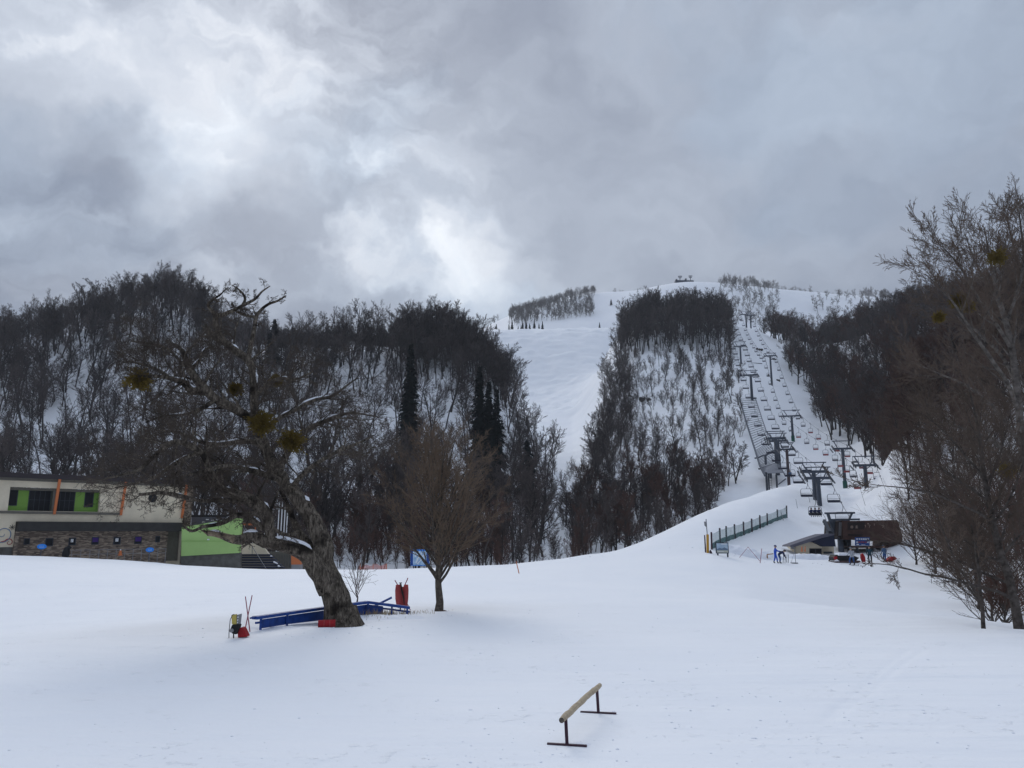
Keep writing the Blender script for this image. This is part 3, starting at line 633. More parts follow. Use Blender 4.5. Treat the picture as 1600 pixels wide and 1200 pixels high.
ROW = {'hill': 'on the wooded hill', 'ridge': 'on the hilltop', 'hump': 'on the dark hump', 'hillfoot': 'at the hill foot', 'farridge': 'on the far ridge', 'spurtop': 'on top', 'spurmid': 'on open snow',
       'spuredge': 'at the edge', 'spurfoot': 'low down', 'rightwood': 'on the wooded slope', 'bank': 'on the steep bank', 'summit': 'near the summit'}
KW = {'tall': ['straight slender', 'tall leaning', 'thin high-crowned', 'tall wavy-stemmed', 'narrow upright', 'long-stemmed', 'slim dark', 'tall bare-topped'], 'spread': ['broad branching', 'wide crowned', 'low spreading', 'stout rounded', 'crooked spreading'],
      'young': ['thin many-stemmed', 'young brushy', 'slight several-stemmed', 'small wispy'], 'redyoung': ['reddish many-stemmed', 'red-brown brushy', 'small reddish'], 'brown': ['red-brown rounded', 'red-brown upright', 'brown-crowned', 'brown-topped slender'], 'pale': ['pale spreading', 'pale grey', 'pale rounded', 'ashen branching']}
GRP = {'hill': 'bare trees of the wooded hill', 'ridge': 'bare trees of the wooded hill', 'hump': 'bare trees of the wooded hill', 'hillfoot': 'bare trees at the hill foot', 'spurtop': 'bare trees of the spur', 'spurmid': 'bare trees of the spur',
       'spuredge': 'bare trees of the spur', 'spurfoot': 'bare trees of the spur', 'rightwood': 'bare trees of the slope past the piste', 'bank': 'bare trees of the stream bank', 'farridge': 'bare trees of the far ridge', 'summit': 'bare trees near the summit'}
def place_tree(q):
    p, k, h, reg = q
    vi = random.choice(VI[k]); kind, bh, tm, cm, jm = VAR[vi]
    s = h/bh
    if k in ('young', 'redyoung'): s = h/bh
    px = pix(p)[0]; land = next((t for a, b, t in LAND if a <= px < b), 'on the slope')
    adj = KW[k][vi-VI[k][0]]; sz = 'small ' if s < .78 else ('big ' if s > 1.05 else '')
    TREES.setdefault(f"{sz}{adj} tree {ROW[reg]}, {land}", []).append(None)
    root = thing('bare_tree', p, f"{sz}{adj} tree {ROW[reg]}, {land}", 'tree', GRP[reg], random.uniform(0, 6.28))
    root.scale = (s*random.uniform(.9, 1.15), s*random.uniform(.9, 1.15), s)
    link('trunk', tm, root); link('crown', cm, root)
    TREES[root['label']][-1] = root
TREES = {}
for q in inview[:NIND]: place_tree(q)
for lb, rs in TREES.items():
    if len(rs) > 1:
        rs.sort(key=lambda o_: -pix(o_.location)[1])
        nm_ = {2: ['lower', 'higher'], 3: ['lowest', 'middle', 'highest']}.get(len(rs), ['lowest', 'second lowest', 'middle', 'second highest', 'highest', 'topmost', 'uppermost'])
        for o_, w_ in zip(rs, nm_): o_['label'] = w_+' '+lb
    for o_ in rs:
        if len(o_['label'].split()) > 15: o_['label'] = o_['label'].replace('on the wooded hill, ', 'on the hill, ').replace(' of the old tree', ' of the oak').replace('of the oak', 'of the old tree') if len(o_['label'].split()) <= 16 else ' '.join(o_['label'].replace(' on the wooded hill,', '').replace(' on the wooded slope,', '').replace(' on open snow,', '').split())
# the rest of the wood as one mass, instanced on points
fcol = bpy.data.collections.new('forest_sources')
for i, v in enumerate(VAR):
    o = bpy.data.objects.new('forest_source_%02d' % i, v[4]); fcol.objects.link(o)
stuff = inview[NIND:]+rest
me = bpy.data.meshes.new('forest'); me.from_pydata([tuple(q[0]) for q in stuff], [], []); me.update()
ai = me.attributes.new('vi', 'INT', 'POINT'); asz = me.attributes.new('sz', 'FLOAT_VECTOR', 'POINT'); ar = me.attributes.new('rz', 'FLOAT_VECTOR', 'POINT')
vis = [random.choice(VI[q[1]]) for q in stuff]
ai.data.foreach_set('value', vis)
ss = []; rz_ = []
for q, v in zip(stuff, vis):
    s = q[2]/VAR[v][1]; ss += [s*random.uniform(.9, 1.15), s*random.uniform(.9, 1.15), s]; rz_ += [0, 0, random.uniform(0, 6.28)]
asz.data.foreach_set('vector', ss); ar.data.foreach_set('vector', rz_)
fo = link('forest', me); tag(fo, kind='stuff', label='far bare trees filling the wooded slopes around the pistes', cat='forest')
ng = bpy.data.node_groups.new('forest_scatter', 'GeometryNodeTree')
ng.interface.new_socket('Geometry', in_out='INPUT', socket_type='NodeSocketGeometry'); ng.interface.new_socket('Geometry', in_out='OUTPUT', socket_type='NodeSocketGeometry')
gi = ng.nodes.new('NodeGroupInput'); go = ng.nodes.new('NodeGroupOutput'); iop = ng.nodes.new('GeometryNodeInstanceOnPoints'); ci = ng.nodes.new('GeometryNodeCollectionInfo')
ci.inputs['Collection'].default_value = fcol; ci.inputs['Separate Children'].default_value = True; ci.inputs['Reset Children'].default_value = True
iop.inputs['Pick Instance'].default_value = True
def named(nm, ty):
    n = ng.nodes.new('GeometryNodeInputNamedAttribute'); n.data_type = ty; n.inputs['Name'].default_value = nm
    return next(o for o in n.outputs if o.enabled and o.name == 'Attribute')
ng.links.new(gi.outputs[0], iop.inputs['Points']); ng.links.new(ci.outputs[0], iop.inputs['Instance'])
ng.links.new(named('vi', 'INT'), iop.inputs['Instance Index']); ng.links.new(named('sz', 'FLOAT_VECTOR'), iop.inputs['Scale'])
e2r = ng.nodes.new('FunctionNodeEulerToRotation'); ng.links.new(named('rz', 'FLOAT_VECTOR'), e2r.inputs[0]); ng.links.new(e2r.outputs[0], iop.inputs['Rotation'])
ng.links.new(iop.outputs[0], go.inputs[0])
gm = fo.modifiers.new('scatter', 'NODES'); gm.node_group = ng

# conifers: px, Y, height, label
CON = [(425, 225, 497, 'dark conifer standing at the hilltop beside the old tree crown'), (637, 168, 533, 'tall dark conifer on the hump above the blue map board'),
       (748, 160, 568, 'tall narrow conifer beside the round brown tree top'), (763, 158, 592, 'dark conifer tucked against the tall narrow one'), (775, 156, 604, 'shorter dark conifer at the gully side of the narrow pair'),
       (824, 165, 686, 'thin dark conifer low on the gully side'), (-4, 150, 10, 'dark conifer above the lodge roof edge'), (490, 140, 9, 'small dark conifer glimpsed past the old tree limbs'),
       (955, 735, 467, 'lone dark conifer on the open snow below the summit'), (937, 482, 6, 'tiny lone conifer at the top edge of the moguled piste'), (628, 180, 8, 'low dark conifer under the tall hump conifer'), (670, 160, 7, 'low dark conifer above the round brown tree')]
for x in (772, 777, 796, 802, 808, 813, 818, 824, 829, 835, 841, 847): CON.append((x+random.uniform(-2, 2), random.uniform(481, 487), random.uniform(5, 9.5), None))
for x in range(578, 632, 5): CON.append((x, random.uniform(402, 416), random.uniform(8, 13), 'ridge'))
for x in (1253, 1262, 1280, 1291, 1298, 1306, 1313, 1320, 1327, 1336, 1345, 1354, 1402, 1410, 1423, 1462, 1470): CON.append((x+random.uniform(-3, 3), random.uniform(335, 352), random.uniform(9, 14), 'right'))
cc = {None: 0, 'ridge': 0, 'right': 0}
ORD = ['first', 'second', 'third', 'fourth', 'fifth', 'sixth', 'seventh', 'eighth', 'ninth', 'tenth', 'eleventh', 'twelfth', 'thirteenth', 'fourteenth', 'fifteenth', 'sixteenth', 'seventeenth', 'eighteenth', 'nineteenth', 'twentieth',
       'twenty-first', 'twenty-second', 'twenty-third', 'twenty-fourth', 'twenty-fifth', 'twenty-sixth', 'twenty-seventh', 'twenty-eighth', 'twenty-ninth', 'thirtieth', 'thirty-first', 'thirty-second', 'thirty-third', 'thirty-fourth', 'thirty-fifth', 'thirty-sixth', 'thirty-seventh', 'thirty-eighth']
for (px, Y, h, lab) in CON:
    p = ground_px(px, Y); tm, cm = random.choice(CONI); grp = None; wide = 1.0
    if h > 100: h = at(px, h, Y).z-p.z; wide = max(.8, min(1.5, 15/h*1.25))
    if lab in cc:
        cc_i = cc[lab]; cc[lab] += 1
        lab, grp = {None: ('%s small dark conifer along the top edge of the moguled piste', 'conifers along the piste edge'), 'ridge': ('%s dark conifer of the row on the far ridge', 'conifers on the far ridge'), 'right': ('%s dark conifer along the wooded crest past the piste', 'conifers on the wooded crest')}[lab]
        lab = lab % ORD[cc_i]
    root = thing('conifer', p, lab, 'tree', grp or 'dark conifers among the bare trees', random.uniform(0, 6)); s = h/12.0
    root.scale = (s*wide*random.uniform(.85, 1.2),)*2+(s,)
    link('trunk', tm, root); link('foliage', cm, root)

# ---- traced trees: limbs as px, py, Y offset, radius in px
def limb_path(tr, Y0, sub=3):
    P = [at(x, y, Y0+dy) for (x, y, dy, r) in tr]; Rr = [r/F*(Y0+dy) for (x, y, dy, r) in tr]
    pts = []; rad = []
    n = len(P)
    for i in range(n-1):
        p0 = P[max(i-1, 0)]; p1 = P[i]; p2 = P[i+1]; p3 = P[min(i+2, n-1)]
        for k in range(sub):
            t = k/sub
            q = .5*((2*p1)+(p2-p0)*t+(2*p0-5*p1+4*p2-p3)*t*t+(3*p1-p0-3*p2+p3)*t**3)
            pts.append(q); rad.append(Rr[i]*(1-t)+Rr[i+1]*t)
    pts.append(P[-1]); rad.append(Rr[-1])
    return pts, rad
def traced_tree(name, label, traces, Y0, prm, mats, seed, spawn_cfg, rough=.12, sides=12, group=None, base=None, rscale=1.0):
    random.seed(seed)
    out = [[] for _ in prm['n']]; main = []
    for k, tr in enumerate(traces):
        pts, rad = limb_path(tr, Y0); rad = [r_*rscale for r_ in rad] if (k or rscale < .7) else [r_*(1-(1-rscale)*min(1, i_/12)) for i_, r_ in enumerate(rad)]; main.append((pts, rad))
        ds = [(pts[min(i+1, len(pts)-1)]-pts[max(i-1, 0)]).normalized() for i in range(len(pts))]
        cnt, s0, lf = spawn_cfg[k] if k < len(spawn_cfg) else spawn_cfg[-1]
        if cnt: spawn(pts, rad, ds, 1.0, 0, prm, out, count=cnt, s0=s0, lenf=lf)
    loc = base or main[0][0][0]
    root = thing(name, loc, label, 'tree', group)
    tv, tf = tubes_arrays(main, sides, rough, 2.6)
    thick = out[1]
    parts = [(tv, tf)]
    if thick: parts.append(tubes_arrays(thick, 5, 0))
    V, Fc = join(parts); V = V-np.array(tuple(loc))
    tr_o = link('trunk', mesh_from('trunk', V, Fc, mats[0], smooth=True), root)
    tw = [b for lv in out[2:] for b in lv]
    cv, cf = segs_arrays(tw, 3); cv = cv-np.array(tuple(loc))
    link('crown', mesh_from('crown', cv, cf, mats[1]), root)
    return root, main, loc

OLD = [
 # trunk from the snow to the fork, then the great upright limb
 [(535, 984, 0, 32), (533, 972, 0, 28), (529, 950, 0, 24.5), (522, 925, 0, 22.5), (512, 900, 0, 22.5), (504, 880, 0, 23), (505, 858, 0, 20), (499, 838, 0, 17), (490, 816, 0, 16), (476, 793, 0, 15), (461, 773, 0, 14), (447, 755, .2, 13), (432, 733, .3, 12), (420, 712, .4, 11), (410, 690, .4, 10), (402, 665, .3, 9), (398, 640, .2, 8), (397, 612, 0, 7.5), (395, 578, 0, 7), (385, 560, 0, 7.5), (370, 549, 0, 7.5), (352, 536, 0, 7), (338, 527, 0, 8), (327, 519, 0, 6), (321, 507, 0, 3.5)],
 # left great limb, snow on its back, broken end
 [(512, 925, -.2, 16), (496, 890, -.4, 20), (480, 868, -.6, 16), (462, 857, -.8, 13.5), (440, 851, -1, 13), (420, 848, -1.1, 13), (405, 842, -1.2, 12), (392, 838, -1.3, 10.5), (378, 843, -1.4, 9.5), (366, 843, -1.5, 8), (350, 838, -1.6, 6), (336, 834, -1.7, 5.5), (324, 833, -1.8, 5)],
 # riser from the left limb
 [(424, 850, -1.1, 9), (421, 828, -1.2, 9), (417, 806, -1.3, 12), (404, 789, -1.4, 12), (386, 779, -1.5, 11), (366, 772, -1.6, 10), (349, 767, -1.5, 9), (332, 756, -1.8, 7), (316, 744, -1.9, 5.5)],
 [(410, 826, -1.2, 5), (400, 817, -1.4, 7), (386, 807, -1.5, 6), (368, 806, -1.6, 5), (352, 815, -1.7, 4.5), (336, 820, -1.8, 3.5), (318, 823, -2, 3.2), (300, 830, -2.1, 2.6), (288, 822, -2.2, 2.2), (287, 810, -2.3, 1.6)],
 [(376, 784, -1.4, 4), (345, 782, -1.8, 4), (312, 782, -2.2, 3.6), (290, 777, -2.4, 4), (276, 774, -2.6, 4.5), (255, 770, -2.8, 3.6), (236, 771, -3, 3.2), (217, 773, -3.1, 3.5)],
 [(425, 824, -1.2, 3.5), (437, 832, -1, 3.6), (450, 836, -.8, 3.8), (466, 831, -.5, 4)],
 [(492, 862, .3, 7), (480, 846, .4, 7), (468, 834, .5, 7), (460, 816, .6, 6), (452, 797, .7, 5), (445, 779, .8, 4), (436, 764, .9, 3)],
 # upper diagonal limb to the left
 [(414, 697, .3, 10), (400, 668, -.2, 9), (385, 650, -.6, 9), (362, 636, -1, 9), (338, 624, -1.3, 8.5), (318, 606, -1.6, 9), (302, 586, -1.7, 8), (292, 568, -1.8, 6), (285, 548, -1.9, 4.5), (268, 536, -2, 2.5)],
 [(318, 608, -1.6, 8), (300, 610, -1.8, 8), (288, 598, -2, 7), (275, 594, -2.2, 5), (258, 589, -2.4, 4), (238, 588, -2.6, 3), (216, 588, -2.8, 2.2)],
 [(297, 578, -1.7, 3.5), (312, 562, -1.5, 3), (318, 548, -1.4, 2), (330, 540, -1.2, 1.5)],
 [(270, 593, -2.2, 3), (250, 580, -2.5, 3), (232, 572, -2.8, 2.6), (200, 564, -3.2, 2)],
 [(288, 572, -1.8, 2.6), (262, 545, -2.1, 2.4), (238, 537, -2.3, 2.4), (205, 533, -2.6, 1.6)],
 # crown top
 [(352, 536, 0, 6), (342, 522, .1, 6), (337, 506, .2, 6), (338, 494, .2, 5.5), (348, 492, .1, 4.5), (362, 486, .2, 4), (378, 478, .3, 3.6), (390, 472, .4, 3), (400, 466, .5, 2.4), (410, 455, .6, 1.8), (422, 447, .7, 1)],
 [(338, 498, .2, 4.5), (332, 487, .1, 3.5), (325, 476, 0, 2.8), (334, 467, 0, 2.2), (345, 460, 0, 1.5), (352, 452, 0, 1)],
 [(378, 478, .3, 3), (383, 468, .4, 2.8), (379, 458, .4, 2.2), (370, 450, .4, 1.5), (362, 445, .4, 1)],
 [(388, 560, 0, 5), (393, 535, .3, 4.5), (398, 510, .5, 4), (400, 495, .6, 4), (408, 484, .7, 3.2), (420, 475, .9, 2.6), (434, 470, 1, 2), (447, 462, 1.2, 1.2)],
 [(400, 495, .6, 3), (388, 494, .5, 3), (376, 490, .4, 2.4), (366, 484, .4, 2)],
 # right-hand limbs
 [(437, 741, .3, 6), (445, 715, .8, 6), (462, 690, 1.1, 5.5), (482, 670, 1.4, 5), (500, 661, 1.6, 5), (521, 653, 1.8, 5), (534, 648, 2, 3), (552, 645, 2.1, 2.4), (572, 648, 2.2, 1.8), (592, 652, 2.3, 1.2)],
 [(405, 680, .3, 5), (425, 662, .8, 4.5), (445, 648, 1.2, 4), (462, 641, 1.4, 3.5), (476, 631, 1.6, 3.5), (495, 624, 1.8, 3.5), (512, 621, 2, 3), (527, 614, 2.1, 2.4), (545, 600, 2.3, 1.8), (560, 590, 2.4, 1.2)],
 [(398, 620, .2, 5), (410, 607, -.4, 4.5), (425, 597, -.8, 4), (440, 591, -1.1, 3.6), (455, 593, -1.3, 3), (468, 591, -1.6, 2.5), (490, 580, -2, 1.8)],
 [(453, 765, 0, 5), (480, 735, -.9, 4.5), (510, 715, -1.6, 4), (540, 700, -2.1, 3), (565, 690, -2.5, 2), (585, 680, -2.8, 1.2)],
 # low left sweep over the lodge roof
 [(349, 767, -1.7, 6), (330, 738, -2.2, 6), (318, 712, -2.6, 6), (300, 698, -2.9, 6), (275, 690, -3.2, 5), (255, 700, -3.4, 4.5), (236, 718, -3.6, 4), (215, 735, -3.8, 3), (190, 742, -4, 2), (165, 748, -4.1, 1.4)],
 [(312, 708, -2.6, 4.5), (288, 716, -2.4, 4), (262, 732, -2.2, 3.5), (238, 748, -2, 3), (210, 756, -1.8, 2.2), (180, 762, -1.6, 1.5)],
 [(440, 752, .2, 6), (415, 742, -.8, 6), (385, 733, -1.4, 5), (350, 728, -1.9, 4.5), (322, 735, -2.3, 3.5), (296, 742, -2.6, 2.6)],
 [(408, 690, .4, 5), (375, 690, 1, 5), (342, 694, 1.6, 4.5), (312, 690, 2.1, 3.5), (280, 676, 2.6, 2.6), (250, 672, 3, 1.6)],
 [(338, 624, -1.3, 4.5), (312, 640, -1.8, 4), (285, 648, -2.2, 3), (255, 650, -2.6, 2), (228, 660, -2.9, 1.2)],
]
PRM_OLD = dict(n=[1, 6, 4, 3, 2], wob=[0, .42, .5, .5, .5], trop=[0, .03, .02, .02, .02], taper=[0, .7, .7, .6, .5], nc=[0, 6, 5, 4], s0=[0, .15, .12, .1],
               ang=[(30, 80), (30, 75), (30, 70), (30, 70)], lr=[0, .6, .56, .55], rr=[.38, .52, .55, .6], rmin=.0042, fall=.35, flat=.9)
cfg = []
for k, tr in enumerate(OLD):
    if k == 0: cfg.append((16, .48, 1.5))
    elif k == 1: cfg.append((5, .4, .5))
    elif k in (12, 13, 14, 15, 16): cfg.append((6, .15, .5))
    elif k in (5, 6): cfg.append((4, .3, .8))
    elif k == 4: cfg.append((9, .1, .8))
    elif k == 3: cfg.append((8, .1, .6))
    elif k >= 17: cfg.append((17, .12, 1.6))
    else: cfg.append((13, .15, 1.35))
old, omain, oloc = traced_tree('old_tree', 'huge old gnarled bare tree with snow on its limbs, leaning over the blue slide rail', OLD, 26.3, PRM_OLD, (MT['old'], MT['oldtwig']), 21, cfg, rough=.20, sides=16, rscale=.80)
# roots flare
mb = MB()
for k in range(11):
    a = k/11*2*math.pi+random.uniform(-.2, .2); c_, s_ = math.cos(a), math.sin(a); L_ = random.uniform(.75, 1.05)
    mb.tube([(c_*.22, s_*.22, .65), (c_*.45, s_*.45, .26), (c_*L_*.8, s_*L_*.8, -.12)], [.26, .19, .09], 8)
mb.build('root_flare', MT['old'], old, (0, 0, 0), smooth=True)
# snow lying on limbs: (limb index, from, to, width factor)
def snow_patch(parent, loc, path, rad, i0, i1, wf=.9, hf=.35):
    pts = path[i0:i1+1]; rr = rad[i0:i1+1]; V = []; n = 7; Fc = []
    for i, p in enumerate(pts):
        d = (pts[min(i+1, len(pts)-1)]-pts[max(i-1, 0)]).normalized(); s_ = d.cross(UP)
        s_ = s_.normalized() if s_.length > .05 else Vector((1, 0, 0)); up = s_.cross(d).normalized()
        if up.z < 0: up = -up
        e = min(1, .25+min(i, len(pts)-1-i)*.6); w = rr[i]*wf*e*random.uniform(.8, 1.15)
        for k in range(n):
            a = math.pi*k/(n-1); V.append(p + up*(rr[i]*.80) + s_*math.cos(a)*w + up*math.sin(a)*(rr[i]*hf+.03)*e - loc)
        V.append(p+up*(rr[i]*.5)-loc)
    m = n+1
    for i in range(len(pts)-1):
        for k in range(m):
            a = i*m+k; b = i*m+(k+1) % m; Fc.append((a, b, b+m, a+m))
    link('snow_patch', mesh_from('snow_patch', V, Fc, MT['snowcap'], smooth=True), parent)
random.seed(5)
for (li, a, b) in ((1, 6, 14), (1, 15, 18), (1, 19, 23), (1, 31, 35), (17, 10, 17), (18, 10, 20), (23, 3, 7), (24, 2, 7), (0, 27, 29), (0, 31, 33), (8, 5, 10), (0, 52, 54), (22, 3, 6), (3, 2, 5), (2, 18, 20), (25, 4, 8), (12, 14, 16), (0, 60, 62)):
    snow_patch(old, oloc, omain[li][0], omain[li][1], a, min(b, len(omain[li][0])-1), .75)
for _ in range(26):
    li = random.choice([2, 3, 4, 7, 8, 9, 12, 15, 17, 18, 19, 20, 21, 22, 23, 24, 25]); L_ = len(omain[li][0]); a = random.randrange(1, L_-3)
    snow_patch(old, oloc, omain[li][0], omain[li][1], a, a+random.choice([1, 2, 2, 3]), .6, .3)
# broken pale end
mb = MB(); pp = omain[1][0][-10:]; rr = omain[1][1][-10:]
mb.tube([p-oloc for p in pp], [r*1.06 for r in rr], 10); mb.tube([pp[-1]-oloc, pp[-1]-oloc+Vector((-.25, 0, .12))], [.06, .01], 6)
mb.build('broken_limb', MT['brokenwood'], old)
def mistletoe(name, parent, loc, c, r, seed):
    random.seed(seed); br = []
    V = []; Fc = []
    for k in range(230):
        d = Vector((random.gauss(0, 1), random.gauss(0, 1), random.gauss(0, 1)*.9)).normalized(); e = d*r*random.uniform(.6, 1.05)*(1+.55*mnoise.noise(d*1.6+Vector((seed, 0, 0))))
        mid = e*.5+rperp(d)*r*.08; br.append(([Vector((0, 0, 0)), mid, e], [.008, .006, .004]))
        for q in range(5):
            t = e*random.uniform(.5, 1.08)+rperp(d)*r*random.uniform(0, .16); a = rperp(d)*.022*random.uniform(.7, 1.5); b = d*.07+rperp(d)*.03
            i = len(V); V += [t-a, t+a, t+b+a*.6, t+b-a*.6]; Fc.append((i, i+1, i+2, i+3))
    sv, sf = segs_arrays(br, 3)
    V2, F2 = join([(sv, sf), (np.array([tuple(v) for v in V]), np.array(Fc))])
    V2 = V2+np.array(tuple(c-loc))
    return link(name, mesh_from(name, V2, F2, MT['mistle']), parent)
for i, (px, py, r, Y) in enumerate(((216, 593, 19, 23.6), (368, 609, 11, 26.2), (409, 662, 20, 25.7), (455, 690, 20, 27), (432, 595, 8, 25.6))):
    mistletoe('mistletoe', old, oloc, at(px, py, Y), r/F*Y, 40+i)

# round brown tree
def fan_tree(name, label, base, h, cw, seed, mats, nl=26, prm=None, low=.16, r0=.16, group=None, egg=.5):
    random.seed(seed)
    prm = prm or dict(n=[1, 7, 4, 3, 2], wob=[0, .13, .22, .3, .3], trop=[0, .05, .05, .04, .03], taper=[0, .8, .75, .6, .5], nc=[0, 10, 6, 4], s0=[0, .18, .15, .1],
                      ang=[(0, 0), (18, 42), (18, 45), (20, 50)], lr=[0, .40, .46, .5], rr=[0, .5, .6, .6], rmin=.0048, fall=.35)
    out = [[] for _ in prm['n']]
    n = 8; tp = [Vector((math.sin(i*1.7)*.05, math.cos(i*1.3)*.04, -.15+i/n*h*.62)) for i in range(n+1)]; tr = [r0*(1.25 if i == 0 else 1)*(1-.85*i/n) for i in range(n+1)]
    for k in range(nl):
        s = low+(1-low)*(k/nl)**1.15*.98; z = s*h*.62; q = Vector((0, 0, z)); a = k*2.4+random.uniform(-.4, .4)
        el = R(np.interp(s, [low, .5, 1], [46, 56, 80])+random.uniform(-7, 7))
        d = Vector((math.cos(a)*math.cos(el), math.sin(a)*math.cos(el), math.sin(el)))
        # length to the egg-shaped outline
        cz = h*.60; az = h*.41; ax = cw/2; lo, hi = 0, h
        for _ in range(20):
            m_ = (lo+hi)/2; e = q+d*m_
            if (e.x**2+e.y**2)/ax**2+((e.z-cz)/az)**2 < 1 or (m_ < .3): lo = m_
            else: hi = m_
        grow(q, d, max(.5, lo)*random.uniform(.82, .97), r0*.42*(1-.5*s), 1, prm, out)
    root = thing(name, base, label, 'tree', group)
    tv, tf = tubes_arrays([(tp, tr)], 12, .1, 5); V, Fc = join([(tv, tf), tubes_arrays(out[1], 5)])
    link('trunk', mesh_from('trunk', V, Fc, mats[0], smooth=True), root)
    cv, cf = segs_arrays([b for lv in out[2:] for b in lv], 3)
    link('crown', mesh_from('crown', cv, cf, mats[1]), root)
    return root
b = ground_px(685, 31.3)
fan_tree('round_tree', 'round-crowned brown bare tree standing alone on the snow beside the red padded post', b, 7.45, 5.3, 3, (MT['brownbark'], MT['browntwig']), nl=40, r0=.165, low=.24, prm=dict(n=[1, 7, 4, 3, 2], wob=[0, .13, .22, .3, .3], trop=[0, .02, .05, .04, .03], taper=[0, .8, .75, .6, .5], nc=[0, 10, 6, 4], s0=[0, .2, .15, .1], ang=[(0, 0), (18, 45), (18, 48), (20, 50)], lr=[0, .36, .46, .5], rr=[0, .5, .6, .6], rmin=.0052, fall=.3))
b = ground_px(556, 29.2)
pr = dict(n=[1, 5, 3, 2], wob=[0, .25, .3, .3], trop=[0, .03, .03, .03], taper=[0, .7, .7, .5], nc=[0, 5, 3], s0=[0, .2, .2], ang=[(0, 0), (25, 50), (25, 50)], lr=[0, .45, .5], rr=[0, .6, .6], rmin=.004, fall=.3)
fan_tree('sapling', 'small thin bare sapling just beside the trunk of the old tree', b, 2.1, 1.6, 8, (MT['rust'], MT['oldtwig']), nl=11, prm=pr, low=.5, r0=.05)

# stream-side trees at the right
PRM_R = dict(n=[1, 7, 5, 4, 2], wob=[0, .15, .18, .18, .12], trop=[0, .03, .03, .02, .02], taper=[0, .75, .7, .6, .5], nc=[0, 8, 5, 3], s0=[0, .1, .1, .1],
             ang=[(20, 48), (18, 40), (16, 38), (14, 34)], lr=[0, .55, .55, .62], rr=[.42, .55, .6, .6], rmin=.0048, fall=.4)
DRK = [
 [(1594, 985, 0, 17), (1591, 975, 0, 13.5), (1586, 945, 0, 12), (1579, 911, 0, 11), (1571, 885, 0, 10.5), (1562, 860, 0, 10), (1551, 816, 0, 9), (1543, 775, 0, 7.5), (1536, 730, 0, 6), (1530, 680, .1, 4.5), (1522, 640, .2, 3), (1512, 600, .3, 1.8)],
 [(1586, 938, 0, 5), (1560, 925, -.5, 4.6), (1535, 918, -.9, 4), (1505, 910, -1.3, 3.6), (1475, 902, -1.7, 3.2), (1445, 897, -2, 2.6), (1415, 888, -2.3, 2), (1385, 882, -2.6, 1.4), (1350, 880, -2.9, .9)],
 [(1580, 912, 0, 4.6), (1560, 905, .4, 4), (1530, 893, .8, 3.6), (1505, 880, 1.2, 3.2), (1475, 868, 1.5, 2.8), (1440, 858, 1.8, 2.2), (1405, 850, 2.1, 1.6), (1370, 845, 2.4, 1)],
 [(1568, 878, 0, 4), (1545, 870, .2, 3.8), (1530, 862, .4, 3.4), (1522, 845, .6, 2.6), (1518, 820, .8, 2)],
 [(1553, 822, 0, 4.4), (1535, 805, -.6, 3.8), (1510, 793, -1.1, 3.4), (1480, 780, -1.6, 3), (1445, 768, -2, 2.4), (1410, 762, -2.4, 1.8), (1370, 758, -2.8, 1.2), (1335, 752, -3.2, .8)],
 [(1545, 785, 0, 4), (1520, 765, .5, 3.6), (1490, 745, 1, 3), (1460, 725, 1.4, 2.4), (1430, 712, 1.8, 1.6), (1395, 700, 2.1, 1)],
 [(1538, 745, 0, 3.6), (1515, 720, -.5, 3), (1490, 690, -.9, 2.4), (1465, 665, -1.2, 1.8), (1440, 645, -1.5, 1)],
 [(1566, 868, 0, 4), (1585, 845, .5, 3.6), (1605, 825, 1, 3), (1630, 800, 1.5, 2)],
 [(1552, 818, 0, 4), (1572, 790, -.6, 3.4), (1590, 750, -1, 2.6), (1605, 700, -1.4, 1.6)],
 [(1540, 755, 0, 3.4), (1558, 725, .5, 2.8), (1570, 680, 1, 2), (1580, 640, 1.4, 1.2)],
]
traced_tree('dark_tree', 'dark leaning bare tree rooted at the near snow edge by the stream', DRK, 26.2, PRM_R, (MT['rightbark'], MT['righttwig']), 61, [(16, .45, 1.7)]+[(8, .1, 1.1)]*2+[(12, .1, 1.6)]*7, rough=.08, sides=10, rscale=.52)
THIN = [
 [(1537, 985, 0, 7), (1536, 972, 0, 6), (1535, 950, 0, 5.6), (1531, 922, 0, 5), (1530, 898, 0, 4.6), (1526, 870, 0, 4), (1524, 845, 0, 3.4), (1530, 825, 0, 3), (1545, 805, 0, 2.2), (1552, 790, 0, 1.5)],
 [(1532, 935, 0, 3.6), (1515, 912, -.4, 3.2), (1495, 880, -.8, 2.8), (1478, 840, -1.1, 2.4), (1462, 800, -1.4, 1.8), (1450, 760, -1.7, 1.2)],
 [(1534, 945, 0, 3), (1518, 925, .4, 2.6), (1500, 905, .8, 2), (1478, 880, 1.2, 1.4)],
]
traced_tree('thin_tree', 'thin forked bare tree just beside the dark leaning trunk', THIN, 26.0, PRM_R, (MT['rightbark'], MT['righttwig']), 62, [(8, .4, 1.0), (12, .3, 1.0), (8, .3, .8)], rough=.05, sides=8, rscale=.5)
